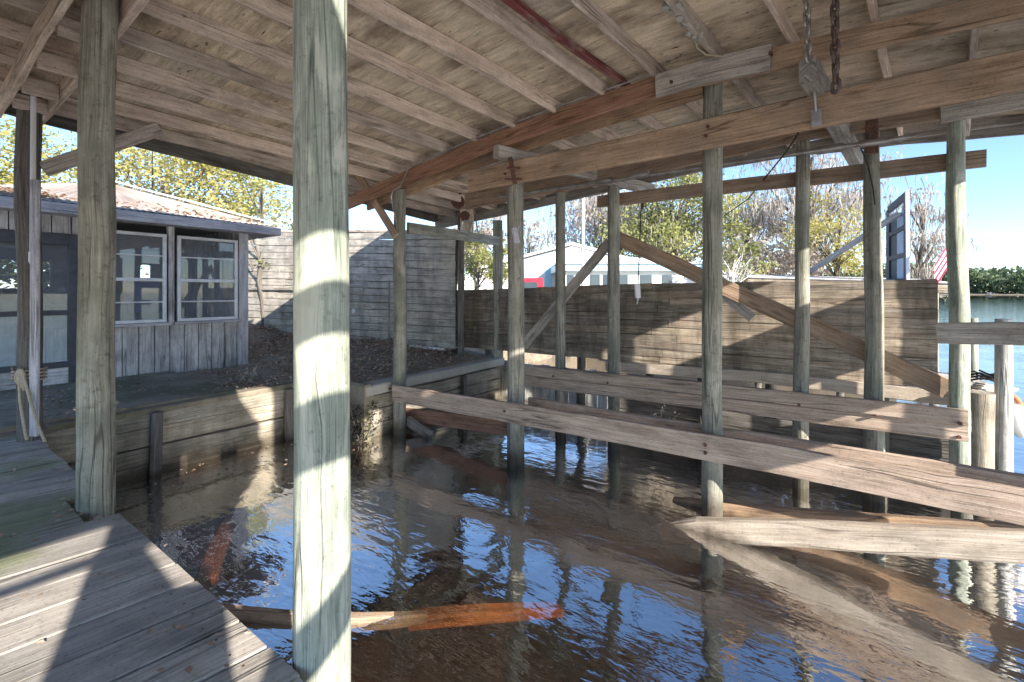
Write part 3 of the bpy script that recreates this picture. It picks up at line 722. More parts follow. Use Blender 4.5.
MB().beam((-9.3, -.2, .565), (1.9, -.2, .565), .045, .2, UP, 10, .004).build('stringer', M['greybeam'], wk)
for x in (-5.2, -2.9, -.6): MB().rod([(x, .72, -1.3), (x, .72, .46)], .08, .08, 14, .01).build('pile', M['post_dark'], wk)

# pipe and ropes on the dark post
pv = thing('conduit_riser', 'white pipe strapped up the dark walkway post', 'pipe', (-6.2, .72, .7))
MB().rod([PD(33.5, 89, 4.22), PD(33, 180, 4.22), PD(32.5, 264, 4.22)], .020, .020, 12).build('pipe', M['pvc'], pv)
MB().rod([PD(32.5, 252, 4.22), PD(32.5, 262, 4.22)], .027, .027, 12).build('pipe_socket', M['pvc'], pv)
MB().beam(PD(35, 180, 4.20), PD(34, 436, 4.20), .075, .03, FW * -1, 4, .004).build('backing_board', M['trim'], pv)
rp = MB()
pts = []
for k in range(36):
    th = k * 2 * pi / 9; c = V((-6.28, .84, 1.27 + k * .0035)); pts.append(c + V((cos(th) * .115, sin(th) * .115, 0)))
rp.rod(pts, .011, .011, 6)
c = PD(20, 372, 4.2)
for k in range(5):
    rp.rod([c + V((.01 * k, 0, .03)), c + RT * (.02 * (k - 2)) + V((0, 0, -.02)), c + RT * (.018 * (k - 2)) + V((0, 0, -.09 - .02 * k))], .012, .011, 6)
rp.rod([PD(19, 375, 4.2), PD(20, 400, 4.18), PD(25, 432, 4.15), PD(27, 440, 4.15)], .012, .012, 6)
rp.rod([PD(23, 373, 4.2), PD(30, 400, 4.15), PD(38, 425, 4.1), PD(45, 442, 4.08)], .012, .012, 6)
tag(rp.build('tied_rope', M['rope'], None, (-6.28, .84, .7)), 'frayed tan rope knotted round the dark walkway post with two loose ends', 'rope')

# ------------------------------------------------------------------ seawall
sw = thing('seawall', 'plank seawall with dark upright stakes holding the leafy bank', 'seawall', (-6.5, 2.5, 0))
g = MB()
for k in range(6):
    z = .63 - k * .205
    g.beam((-6.52 + random.uniform(-.01, .012), .4, z + random.uniform(-.01, .01)), (-6.52 + random.uniform(-.01, .012), 4.05, z + random.uniform(-.02, .02)), .05, .195, UP, 8, .012)
g.build('planks', M['seawall'], sw)
g = MB()
for k in range(5):
    z = .50 - k * .205
    g.beam((-5.55, 4.1, z), (-5.55, 7.25, z + .01), .05, .195, UP, 6, .01)
g.build('planks', M['seawall'], sw)
MB().beam((-5.60, 4.02, .70), (-5.60, 7.25, .73), .30, .15, UP, 6, .012, .02).build('concrete_cap', M['capcon'], sw)
MB().beam((-6.6, 4.06, .35), (-5.46, 4.06, .35), .12, .86, UP, 4, .02, .03).build('end_wall', M['concrete'], sw)
MB().beam((-6.58, 1.0, .725), (-6.58, 4.0, .735), .2, .07, UP, 6, .012, .02).build('edge_curb', M['concrete'], sw)
for (x, y) in ((-6.42, 1.86), (-6.42, 3.43)):
    MB().beam((x, y, -.9), (x + .01, y + .01, .72), .10, .11, V((0, 1, 0)), 5, .012, .02).build('stake', M['post_dark'], sw)
MB().beam((-5.44, 6.05, -.9), (-5.44, 6.05, .62), .10, .10, V((0, 1, 0)), 4, .01, .02).build('stake', M['post_dark'], sw)
# pale upright-board bulkhead in the back corner
ub = MB(); x = -5.5
while x < -3.3:
    ub.beam((x, 7.35, -.9), (x, 7.35, .72 + random.uniform(-.02, .02)), .05, .17, V((1, 0, 0)), 3, .006); x += .19
tag(ub.build('board_bulkhead', M['palewall'], None, (-4.4, 7.35, 0)), 'pale upright board bulkhead standing in the water under the fence corner', 'bulkhead')

# ------------------------------------------------------------------ fence
fy = 7.2
fn = thing('plank_fence', 'dark weathered plank fence on posts above the far side beam of the slip', 'fence', (-2.5, fy, .9))
g = MB(); nb = 11
for k in range(nb):
    cuts = sorted([-6.75, .86] + [random.uniform(-4.9, -3.9), random.uniform(-2.6, -1.4)])
    for xa, xb in zip(cuts, cuts[1:]):
        def fz(x): 
            top = interp([(-6, 2.14), (-4, 2.2), (-2, 2.25), (.9, 2.245)], x); bot = interp([(-6, .95), (.9, .98)], x)
            return bot + (top - bot) * (k + .5) / nb
        hgt = (2.22 - .97) / nb + .002
        if xb - .02 <= xa: continue
        g.beam((xa + .004, fy + random.uniform(-.007, .007), fz(xa) + random.uniform(-.005, .005)), (xb - .004, fy + random.uniform(-.007, .007), fz(xb) + random.uniform(-.005, .005)), .04, hgt, UP, 6, .006)
g.build('boards', M['fence'], fn)
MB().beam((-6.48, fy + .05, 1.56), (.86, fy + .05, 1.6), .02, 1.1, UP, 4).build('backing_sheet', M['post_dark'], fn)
MB().path([PY(606, 366, 7.13), PY(760, 377, 7.13), PY(945, 398, 7.13), V((1.45, 7.13, .90))], .05, .155, warp=.006).build('stringer', M['palebeam'], fn)
for x in (-5.9, -3.8, -1.75, .35): MB().rod([(x, fy + .12, -1.2), (x, fy + .12, 2.1)], .08, .075, 14, .01).build('post', M['post_dark'], fn)
# walkway behind the fence on piles
dk = thing('neighbour_dock', 'plain dock of old boards behind the plank fence with the lake beyond', 'dock', (-1, 8.2, .9))
g = MB(); x = -3.4
while x < 1.5:
    g.beam((x, 7.32, .93), (x, 9.0, .93), .135, .035, UP, 2, .004); x += .145
g.build('deck_boards', M['walk'], dk)
g = MB()
for k in range(8): g.beam((-3.25, 7.42, .62 - .2 * k), (1.3, 7.42, .63 - .2 * k), .04, .194, UP, 6, .008)
g.build('dark_screen_boards', M['post_dark'], dk)  # dark boards added to hide the bright water under the fence
MB().beam((-3.4, 8.9, .82), (1.5, 8.9, .82), .05, .18, UP, 4, .005).build('stringer', M['greybeam'], dk)
for x in (-3, -1, 1.2): MB().rod([(x, 8.6, -1.3), (x, 8.6, .82)], .09, .085, 14, .01).build('pile', M['post_grey'], dk)

# ------------------------------------------------------------------ long siding wall, back left
wl = thing('siding_wall', 'long wall of pale horizontal boards half in shadow behind the slip', 'wall', (-9, 6, .9))
A, B = V((-13.9, 6.0, 0)), V((-6.32, 6.78, 0)); dr = (B - A).normalized(); nr = V((dr.y, -dr.x, 0))
g = MB(); nb = 16
for k in range(nb):
    tt = [0, random.uniform(.2, .45), random.uniform(.55, .8), 1]
    for a, b in zip(tt, tt[1:]):
        pa, pb = A.lerp(B, a), A.lerp(B, b)
        # the boards fan out a little toward the far end, where the wall stands taller
        za = .84 + .12 * a + (k + .5) * (2.95 - .62 * a) / nb; zb = .84 + .12 * b + (k + .5) * (2.95 - .62 * b) / nb
        g.beam(pa + V((0, 0, za)) + dr * .003 + nr * random.uniform(-.003, .003), pb + V((0, 0, zb)) - dr * .003 + nr * random.uniform(-.003, .003), .03, (2.95 - .62 * (a + b) / 2) / nb - .009, (UP - nr * .05).normalized(), 4, .004)
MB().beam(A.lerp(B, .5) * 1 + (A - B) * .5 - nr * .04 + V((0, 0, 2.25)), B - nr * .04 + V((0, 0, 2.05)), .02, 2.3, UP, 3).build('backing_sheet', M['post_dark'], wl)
g.build('boards', M['shed'], wl)
MB().beam(A + V((0, 0, 3.81)) + nr * -.05, B + V((0, 0, 3.31)) + nr * -.05, .16, .05, UP, 8, .02).build('cap_board', M['rafter'], wl)
MB().beam(A.lerp(B, .42) + nr * .04 + V((0, 0, 2.18)), A.lerp(B, .02) + nr * .04 + V((0, 0, 2.2)), .05, .07, UP, 4, .01).build('ledge', M['greybeam'], wl)
p = A.lerp(B, .765) + nr * .03
MB().beam(p + V((0, 0, 1.02)), p + V((0, 0, 2.35)), .03, .05, nr).build('batten', M['greybeam'], wl)
p = A.lerp(B, .62) + nr * .03
MB().rod([p + V((0, 0, 1.66)), p + nr * .03 + V((0, 0, 1.66))], .05, .05, 12).build('round_vent', M['white'], wl)
MB().beam(B + dr * -1.1 + nr * .12 + V((0, 0, .97)), B + dr * -.2 + nr * .12 + V((0, 0, .955)), .07, .05).build('sill_plank', M['white'], wl)
mb = MB(); mb.beam(A + nr * -.2 + V((0, 0, .5)), B + nr * -.2 + V((0, 0, .5)), .1, .9, UP, 2); mb.build('footing', M['concrete'], wl)

# ------------------------------------------------------------------ cottage
hx, yc = -9.2, 4.08
hs = thing('cottage', 'small grey cottage with white-framed windows and a low rusty tin roof', 'cottage', (hx, 2, .75))
y_s, z_e = .62, 3.22
wins = [(.62 + 1.05, 2.76), (2.95, 3.92)]            # two windows along the front (Y spans)
zs0, zs1 = 1.60, 3.06
# window spans taken from the photo
wy = []
for (xa, xb) in ((98, 166), (177, 237)):
    wy.append((PX(xa, 292, hx).y, PX(xb, 292, hx).y))
dy = (PX(-30, 292, hx).y, PX(77, 292, hx).y)
def panel(mb, y0, y1, z0, z1, x=hx, t=.10):
    if y1 - y0 < .01 or z1 - z0 < .01: return
    mb.beam((x - t / 2, y0, (z0 + z1) / 2), (x - t / 2, y1, (z0 + z1) / 2), t, z1 - z0, UP, 1, 0, .002)
g = MB()                                              # grooved vertical boards below the sills, and wall pieces between
def boards(y0, y1, z0, z1, bw=.21):
    y = y0
    while y < y1 - .02:
        e = min(y + bw, y1)
        g.beam((hx - .05, (y + e) / 2, z0), (hx - .05, (y + e) / 2, z1), .1, e - y - .012, V((0, 1, 0)), 2, .0015, .004); y = e
boards(wy[0][0] - .55, yc, .66, zs0 - .03)
boards(y_s, dy[0] - .08, .66, 3.3)
boards(wy[1][1] + .03, yc, zs0 - .03, 3.3)
boards(wy[0][1] + .03, wy[1][0] - .03, zs0 - .03, 3.3)
boards(dy[1] + .06, wy[0][0] - .03, zs0 - .03, 3.3)
boards(dy[0] - .08, dy[1] + .06, 2.95, 3.3)
g.build('wall', M['house'], hs)
g = MB(); g.beam((hx - .17, wy[0][0] - .6, 1.1), (hx - .17, yc - .1, 1.1), .12, .95); g.build('inner_wall', M['fur3'], hs)
# side wall toward the slip, other walls, floor and ceiling
g = MB(); x = hx - .1
while x > hx - 3.3:
    g.beam((x - .1, yc - .05, .66), (x - .1, yc - .05, 3.3), .19, .1, V((0, 1, 0)), 1, 0, .004); x -= .2
g.build('side_wall', M['house'], hs)
g = MB()
bx = hx - 3.35
for (a, b, z0, z1) in ((y_s, yc, .66, 1.85), (y_s, yc, 2.7, 3.3), (y_s, 1.2, 1.85, 2.7), (1.95, 3.35, 1.85, 2.7), (3.55, yc, 1.85, 2.7)):
    panel(g, a, b, z0, z1, bx + .1)
for zz in (2.02, 2.38): g.beam((bx + .05, .2, zz), (bx + .05, 3.3, zz), .05, .05)
g.beam((hx - .1, y_s, 2.0), (bx, y_s, 2.0), .1, 2.7)
g.build('back_wall', M['fur3'], hs)
g = MB(); g.quad([(hx, y_s, .74), (bx, y_s, .74), (bx, yc, .74), (hx, yc, .74)]); g.build('floor', M['fur2'], hs)
g = MB(); g.quad([(hx, y_s, 3.31), (bx, y_s, 3.31), (bx, yc, 3.31), (hx, yc, 3.31)]); g.build('ceiling', M['fur3'], hs)
MB().beam((hx + .025, yc - .05, .7), (hx + .025, yc - .05, 3.28), .05, .16, V((0, 1, 0))).build('corner_board', M['trim'], hs)
def window(y0, y1, z0, z1):
    X = hx + .012; f = MB(); w = .05
    for z in (z0 + w / 2, z1 - w / 2): f.beam((X, y0, z), (X, y1, z), .06, w)
    for y in (y0 + w / 2, y1 - w / 2): f.beam((X, y, z0 + w), (X, y, z1 - w), .06, w, V((0, 1, 0)))
    zm = (z0 + z1) / 2 - .03
    f.beam((X + .005, y0 + w, zm), (X + .005, y1 - w, zm), .055, .055)
    for z in (zm + (z1 - zm) * .52, z0 + (zm - z0) * .48): f.beam((X, y0 + w, z), (X, y1 - w, z), .03, .022)
    fo = f.build('window', M['winframe'], hs)
    p = MB(); p.quad([(X - .01, y0 + w, z0 + w), (X - .01, y1 - w, z0 + w), (X - .01, y1 - w, z1 - w), (X - .01, y0 + w, z1 - w)]); p.build('pane', M['glass'], fo)
    MB().beam((hx + .03, y0 - .05, z0 - .03), (hx + .03, y1 + .05, z0 - .03), .1, .05).build('sill', M['trim'], fo)
for y0, y1 in wy: window(y0, y1, zs0, zs1)
# glazed door
df = MB(); X = hx + .02; y0, y1 = dy
zt = 2.78
for y in (y0 + .05, y1 - .05): df.beam((X, y, .74), (X, y, 2.94), .08, .10, V((0, 1, 0)))
df.beam((X, y0 + .1, 2.86), (X, y1 - .1, 2.86), .08, .16)
df.beam((X, y0 + .1, 1.80), (X, y1 - .1, 1.80), .06, .07)
df.beam((X, y0 + .1, 1.05), (X, y1 - .1, 1.05), .06, .08)
dr_ = df.build('door', M['darkframe'], hs)
p = MB(); p.quad([(X - .01, y0 + .1, 1.09), (X - .01, y1 - .1, 1.09), (X - .01, y1 - .1, 2.78), (X - .01, y0 + .1, 2.78)]); p.build('pane', M['glass'], dr_)
MB().beam((X - .005, y0 + .1, .87), (X - .005, y1 - .1, .87), .04, .28).build('kick_panel', M['house'], dr_)
cu = MB()
yy = y0 + .1; k = 0
while yy < y1 - .12:
    cu.quad([(X - .10 - (.02 if k % 2 else 0), yy, 1.08), (X - .10 - (0 if k % 2 else .02), yy + .05, 1.08), (X - .10 - (0 if k % 2 else .02), yy + .05, 1.78), (X - .10 - (.02 if k % 2 else 0), yy, 1.78)]); yy += .05; k += 1
cu.build('curtain', M['curtain'], dr_)
# hipped tin roof with ribs
ex, ey = -8.78, 4.50
a_ = 1.95; zr = 4.04
E = [V((ex, ey, z_e + .12)), V((ex, .35, z_e + .12)), V((ex - 2 * a_, .35, z_e + .12)), V((ex - 2 * a_, ey, z_e + .12))]
Rg = [V((ex - a_, ey - a_, zr)), V((ex - a_, ey - a_ - .25, zr))]
g = MB()
def slope(e0, e1, r0, r1, n):
    nrm = (e1 - e0).cross(r0 - e0).normalized()
    if nrm.z < 0: nrm = -nrm
    for i in range(n):
        t0, t1 = i / n, (i + 1) / n
        A, B, C, D = e0.lerp(e1, t0), e0.lerp(e1, t1), r0.lerp(r1, t1), r0.lerp(r1, t0)
        h0, h1 = (.014, 0) if i % 2 else (0, .014)
        jj = nrm * 0
        uvs = [((e1 - e0).length * t0, 0), ((e1 - e0).length * t1, 0), ((e1 - e0).length * t1, (C - B).length), ((e1 - e0).length * t0, (D - A).length)]
        g.quad([A + nrm * h0, B + nrm * h1, C + nrm * h1, D + nrm * h0], uvs, .5)
slope(E[0], E[1], Rg[0], Rg[1], 90)
slope(E[3], E[0], Rg[0], Rg[0], 50)
slope(E[2], E[3], Rg[1], Rg[0], 90)
slope(E[1], E[2], Rg[1], Rg[1], 50)
rf = g.build('roof', M['tin'], hs)
cp = MB(); cp.beam(E[0] + V((0, 0, .045)), Rg[0] + V((0, 0, .05)), .22, .03, UP, 6, .012); cp.build('ridge_cap', M['winframe'], rf)
cp = MB(); cp.beam(Rg[0] + V((0, 0, .05)), Rg[1] + V((0, 0, .05)), .22, .03, UP, 6, .012); cp.build('ridge_cap', M['winframe'], rf)
MB().beam((ex + .02, .33, z_e + .035), (ex + .02, ey + .02, z_e + .035), .035, .15, UP, 8, .004).build('fascia', M['trim'], rf)
MB().beam((ex, ey + .02, z_e + .035), (ex - 3.9, ey + .02, z_e + .035), .035, .15, UP, 4, .004).build('fascia', M['trim'], rf)
g = MB(); g.quad([(ex, .35, z_e - .02), (hx - .05, .35, z_e - .02), (hx - .05, ey, z_e - .02), (ex, ey, z_e - .02)]); g.quad([(hx, yc - .1, z_e - .02), (ex - 3.9, yc - .1, z_e - .02), (ex - 3.9, ey, z_e - .02), (hx, ey, z_e - .02)]); g.build('soffit', M['trim'], rf)
# inside: blue folding chair and a cabinet near the windows
ch = thing('lawn_chair', 'blue canvas chair behind the right-hand cottage window', 'chair', (hx - .9, 3.1, .74))
MB().beam((hx - .75, 2.75, 1.75), (hx - .95, 2.75, 2.35), .5, .03, V((1, 0, .3))).build('backrest', M['fur1'], ch)
MB().box((hx - 1.05, 2.75, 1.45), (.5, .5, .04)).build('seat', M['fur1'], ch)
for dx in (-.22, .22):
    for d2 in (-.22, .22): MB().rod([(hx - 1.05 + dx, 2.75 + d2, .74), (hx - 1.05 + dx, 2.75 + d2, 1.45)], .018, .018, 8).build('leg', M['winframe'], ch)
cb = thing('cabinet', 'grey cabinet seen through the cottage windows', 'cabinet', (hx - 1.6, 1.6, .74))
MB().box((hx - 1.9, 1.7, 1.45), (.6, 1.1, 1.42)).build('body', M['fur2'], cb)
MB().box((hx - 1.58, 1.7, 1.45), (.03, .5, 1.3)).build('door', M['fur2'], cb)
MB().box((hx - 1.56, 1.5, 1.6), (.03, .03, .16)).build('handle', M['galv'], cb)

# ------------------------------------------------------------------ timbers lying in the water
tm = thing('sunken_cradle', 'pair of heavy pale timbers sloping out of the water beside the near slip post', 'timber', (0, 4.3, 0))
q = [PY(640, 545, 4.26) * 1, PY(700, 526, 4.26), PY(800, 533, 4.26), PY(900, 539, 4.26), PY(1040, 547, 4.26)]
q[0] = q[1] + (q[1] - q[2]) * .45 - V((0, 0, .10)); q[1] = q[1] - V((0, 0, .03))
MB().path(q, .09, .20, warp=.01, ch=.018).build('timber', M['palebeam'], tm)
q = [PY(726, 513, 4.72), PY(850, 525, 4.72), PY(1040, 540, 4.72)]; q[0] = q[0] + (q[0] - q[1]) * .5
MB().path(q, .09, .20, warp=.01, ch=.018).build('timber', M['beam'], tm)
q = [PZ(180, 612, -.01), PZ(235, 616, 0), PZ(300, 620, -.005), PZ(360, 622, -.015), PZ(392, 621, -.04), PZ(425, 619, -.13)]
tag(MB().path(q, .12, .13, warp=.012, ch=.04, taper=.55).build('sunken_log', M['sunk'], None, q[2]), 'grey-brown timber half sunk in the water behind the big near post', 'timber')
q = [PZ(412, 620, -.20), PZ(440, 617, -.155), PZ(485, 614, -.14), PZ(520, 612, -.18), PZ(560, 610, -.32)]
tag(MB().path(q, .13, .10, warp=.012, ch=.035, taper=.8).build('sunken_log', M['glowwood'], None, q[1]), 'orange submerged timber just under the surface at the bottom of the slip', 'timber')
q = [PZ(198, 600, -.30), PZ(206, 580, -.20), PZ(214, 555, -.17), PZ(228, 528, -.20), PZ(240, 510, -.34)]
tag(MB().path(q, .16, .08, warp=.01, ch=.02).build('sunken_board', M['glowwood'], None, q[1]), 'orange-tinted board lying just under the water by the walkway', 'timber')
q = [PZ(425, 420, .02), PZ(395, 405, .30), PZ(372, 400, .42)]
q = [PD(430, 436, 6.6), PD(408, 421, 6.9)]
tag(MB().beam(q[0], q[1], .06, .14, UP, 3, .01).build('driftwood_plank', M['greybeam'], None, q[0]), 'loose grey plank slumped into the water beside the corner post', 'plank')

# ------------------------------------------------------------------ right edge: rail, piles, dock corner, rope, fender
rl = thing('end_rail', 'grey guard rail board nailed across the outermost slip post', 'rail', PD(980, 333, 4.1))
MB().beam(PD(937, 333, 3.98), PD(1085, 334, 3.35), .045, .18, UP, 4, .005).build('rail_board', M['greybeam'], rl)
a = PD(1004, 319, 4.62); MB().rod([V((a.x, a.y, -1.2)), V((a.x, a.y, .5)), a], .07, .062, 16, .01).build('post', M['palewall'], rl)
a = PD(979, 392, 4.55); tag(MB().rod([V((a.x, a.y, -1.2)), V((a.x, a.y, .3)), a], .105, .11, 20, .016, True, .008).build('cut_piling', M['seawall'], None, V((a.x, a.y, -1.2))), 'short brown cut-off piling beside the outermost slip post', 'piling')
a = PD(973, 318, 6.3); tag(MB().rod([V((a.x, a.y, -1.2)), V((a.x, a.y, 1)), a], .055, .05, 14, .008).build('slim_piling', M['post_green'], None, V((a.x, a.y, -1.2))), 'slim pale piling peeking out behind the outermost slip post', 'piling')
fd = thing('dock_corner', 'corner of a low board dock beyond the guard rail at the lake edge', 'dock', PD(995, 405, 4.9))
MB().beam(PD(968, 396, 4.75), PD(1013, 405, 4.85), .06, .155, UP, 2, .004).build('edge_board', M['palebeam'], fd)
g = MB()
for k in range(6):
    t = k / 5
    p0 = PD(970 + 2 * k, 392 - 1.5 * k, 4.85 + .12 * k); p1 = PD(998 + 3 * k, 396 - 1.5 * k, 4.95 + .12 * k)
    g.beam(p0, p1, .11, .035, UP, 1, .003)
g.build('deck_boards', M['palebeam'], fd)
a = PD(998, 410, 5.0); MB().rod([V((a.x, a.y, -1.2)), a], .10, .10, 16, .012).build('pile', M['post_dark'], fd)
pts = []
c = PD(984, 381, 5.2)
for k in range(50):
    th = k * .42; rr = .12 + .03 * sin(k * .9); pts.append(c + V((cos(th) * rr, sin(th) * rr, .012 + .0016 * k + .02 * sin(k * 1.3))))
tag(MB().rod(pts, .011, .011, 6).build('coiled_cord', M['black'], None, c), 'loosely coiled dark cord lying on the dock corner', 'cord')
pts = [PD(1000, 393, 4.8), PD(1006, 393, 4.76), PD(1012, 395, 4.72), PD(1018, 400, 4.7), PD(1022, 408, 4.7), PD(1019, 418, 4.7)]
tag(MB().rod(pts, .022, .022, 8).build('dock_rope', M['orange'], None, pts[0]), 'faded orange rope draped off the dock corner', 'rope')
c0, c1 = PD(1013, 405, 4.68), PD(1022, 437, 4.66)
fm = MB(); n = 10
pts = [c0.lerp(c1, k / n) for k in range(n + 1)]
vsr = [.05, .075, .095, .10, .10, .10, .10, .095, .085, .06, .03]
for k in range(n): fm.rod([pts[k], pts[k + 1]], vsr[k], vsr[k + 1], 16, 0, k in (0, n - 1))
tag(fm.build('boat_fender', M['fender'], None, c0), 'white boat fender hanging below the orange rope', 'fender')

# ------------------------------------------------------------------ beyond the fence
# white building
wb = thing('white_building', 'long white single-storey building with pale blue eaves behind the fence', 'building', PD(570, 290, 30))
def frontal(mb, x0, x1, ya, yb, d0, dep):
    """box standing square to the line of sight, its front at distance d0"""
    p0, p1 = PD(x0, HY, d0), PD(x1, HY, d0); za, zb = EYE + (HY - yb) * d0 / F, EYE + (HY - ya) * d0 / F
    c = (p0 + p1) / 2 + FW * dep / 2; mb.beam(V((p0.x, p0.y, (za + zb) / 2)) + FW * dep / 2, V((p1.x, p1.y, (za + zb) / 2)) + FW * dep / 2, dep, zb - za, UP, 1, 0, .01)
def gable(mb, x0, xm, x1, ye, yp, yb, d0, dep):
    f = [PD(x0, yb, d0), PD(x1, yb, d0), PD(x1, ye, d0), PD(xm, yp, d0), PD(x0, ye, d0)]
    k = [p + FW * dep for p in f]
    fs = [(0, 1, 2, 3, 4), (9, 8, 7, 6, 5), (0, 5, 6, 1), (1, 6, 7, 2), (4, 9, 5, 0)]
    mb.add(f + k, fs, [[(0, 0)] * len(q) for q in fs])
g = MB(); gable(g, 476, 572, 668, 271, 246, 312, 30, 16); g.build('wall', M['white'], wb)
g = MB(); gg = [PD(470, 271.5, 29.6), PD(572, 244.5, 29.6), PD(674, 271.5, 29.6)]
for a, b in zip(gg, gg[1:]):
    g.add([a, b, b + FW * 17, a + FW * 17] + [p + V((0, 0, .16)) for p in (a, b, b + FW * 17, a + FW * 17)], [(0, 1, 2, 3), (7, 6, 5, 4), (0, 4, 5, 1), (1, 5, 6, 2), (2, 6, 7, 3), (3, 7, 4, 0)], [[(0, 0)] * 4] * 6)
g.build('roof', M['white'], wb)
g = MB(); frontal(g, 562, 700, 271, 312, 26, 3.8); g.build('wing', M['white'], wb)
g = MB(); frontal(g, 557, 704, 264, 271, 25.6, 4.3); g.build('eave', M['bluefascia'], wb)
g = MB()
a0, a1 = PD(556, 264, 25.5), PD(705, 264, 25.5); h0, h1 = PD(570, 252, 29.9), PD(690, 262, 29.9)
g.quad([a0, a1, h1, h0]); g.build('wing_roof', M['white'], wb)
for (xa, xb) in ((567, 574), (590, 600), (603, 612), (618, 628), (640, 652), (662, 672)):
    f = MB(); frontal(f, xa, xb, 275, 288, 25.97, .06); fo = f.build('window', M['darkglass'], wb)
    f = MB(); frontal(f, xa - .8, xb + .8, 288, 289, 25.93, .1); f.build('sill', M['white'], fo)
g = MB(); frontal(g, 545, 552, 254, 290, 29.95, .06); g.build('downpipe_panel', M['bluefascia'], wb)
# white pole
a = PD(583, 290, 18)
tag(MB().rod([V((a.x, a.y, .8)), V((a.x, a.y, 3.5)), PD(583.5, 193, 18)], .075, .06, 12).build('white_mast', M['white'], None, V((a.x, a.y, .8))), 'tall slim white pole standing before the white building', 'pole')
# red pickup
def car():
    d = 18.0; base = PD(514, HY, d); gz = .74
    t = thing('red_pickup', 'red pickup truck parked beyond the fence, only its cab showing', 'pickup truck', V((base.x, base.y, gz)))
    def bx(x0, x1, z0, z1, y0, y1, mat, name, par, tp=0.0, tf=0.0):
        o = V((base.x, base.y, 0))
        vs = []
        for (zz, i1, i2) in ((z0, 0, 0), (z1, tf, tp)):
            for (xx, yy) in ((x0 + i1, y0 + .1 * (zz == z1)), (x1 - i2, y0 + .1 * (zz == z1)), (x1 - i2, y1 - .1 * (zz == z1)), (x0 + i1, y1 - .1 * (zz == z1))):
                vs.append(o + RT * xx + FW * yy + V((0, 0, gz + zz)))
        fs = [(3, 2, 1, 0), (4, 5, 6, 7), (0, 1, 5, 4), (1, 2, 6, 5), (2, 3, 7, 6), (3, 0, 4, 7)]
        mb = MB(); mb.add(vs, fs, [[(0, 0)] * 4] * 6); return mb.build(name, mat, par)
    bd = bx(-2.6, 2.6, .45, 1.05, 0, 1.85, M['redcar'], 'body', t, .05, .05)
    cb = bx(-.45, 1.25, 1.052, 1.92, .1, 1.75, M['redcar'], 'cab', t, .12, .55)
    bx(-.2, .3, 1.2, 1.75, .06, .12, M['darkglass'], 'window', t, .0, .2)
    bx(.4, .95, 1.2, 1.75, .06, .12, M['darkglass'], 'window', t, .05, .0)
    for xx in (-1.7, 1.7):
        for yy in (.1, 1.75):
            c = V((base.x, base.y, gz + .38)) + RT * xx + FW * yy
            w = MB().rod([c - FW * .12, c + FW * .12], .38, .38, 20).build('wheel', M['tyre'], t)
            MB().rod([c - FW * .135, c + FW * .135], .2, .2, 14).build('rim', M['galv'], w)
    return t
car()
# neighbour's slatted boat-shelter lying level beyond the fence
nr_ = thing('dock_shelter', 'low flat grey board roof of a dock shelter just over the fence', 'shelter', PD(840, 290, 11))
a, b = PD(748, 277, 11.2), PD(952, 283, 9.6)
dirx = (b - a).normalized(); back = V((-.2, 1, 0)).normalized()
g = MB()
for k in range(11): g.beam(a + back * (.2 * k) + V((0, 0, .012 * k)), b + back * (.2 * k) + V((0, 0, .012 * k)), .19, .035, UP, 4, .006)
g.build('roof_boards', M['palewall'], nr_)
MB().beam(a + V((0, -.03, -.12)), b + V((0, -.03, -.12)), .05, .2, UP, 4, .006).build('fascia', M['fence'], nr_)
for t in (.06, .5, .94):
    p = a.lerp(b, t) + back * .2; MB().rod([V((p.x, p.y, -1.2)), p + V((0, 0, -.03))], .08, .075, 12, .01).build('post', M['post_grey'], nr_)
# upright glazed panel with a leaning strut
sp = thing('glazed_panel', 'dark framed upright panel with pale panes standing past the fence', 'panel', PD(897, 280, 10))
P0, P1, P2, P3 = PD(889, 283, 10.6), PD(909, 283, 9.7), PD(909, 193, 9.7), PD(889, 210, 10.6)
g = MB()
for a, b, w in ((P0, P3, .16), (P1 - RT * .05, P2 - RT * .05, .14), (P3, P2, .16)):
    g.beam(a, b, .06, w, (P1 - P0).normalized() if a is not P3 else UP)
for t in (.0, .3, .62): g.beam(P0.lerp(P3, t) + V((0, 0, .05)), P1.lerp(P2, t) + V((0, 0, .05)), .055, .10)
g.build('frame', M['darkframe'], sp)
g = MB(); g.quad([P0.lerp(P1, .42), P0.lerp(P1, .8), P1.lerp(P2, .84) * .8 + P0.lerp(P3, .88) * .2, P1.lerp(P2, .84) * .42 + P0.lerp(P3, .88) * .58]); g.build('pane', M['panelpane'], sp)
g = MB(); g.quad([P0, P0.lerp(P1, .42), P1.lerp(P2, .84) * .42 + P0.lerp(P3, .88) * .58, P0.lerp(P3, .88)]); g.build('dark_panel', M['darkframe'], sp)
MB().beam(PD(908, 284, 9.62), PD(907, 190, 9.62), .065, .06, V((1, 0, 0))).build('edge_post', M['white'], sp)
MB().beam(PD(806, 274, 12), PD(900, 213, 10), .07, .12, UP, 3).build('strut', M['greybeam'], sp)
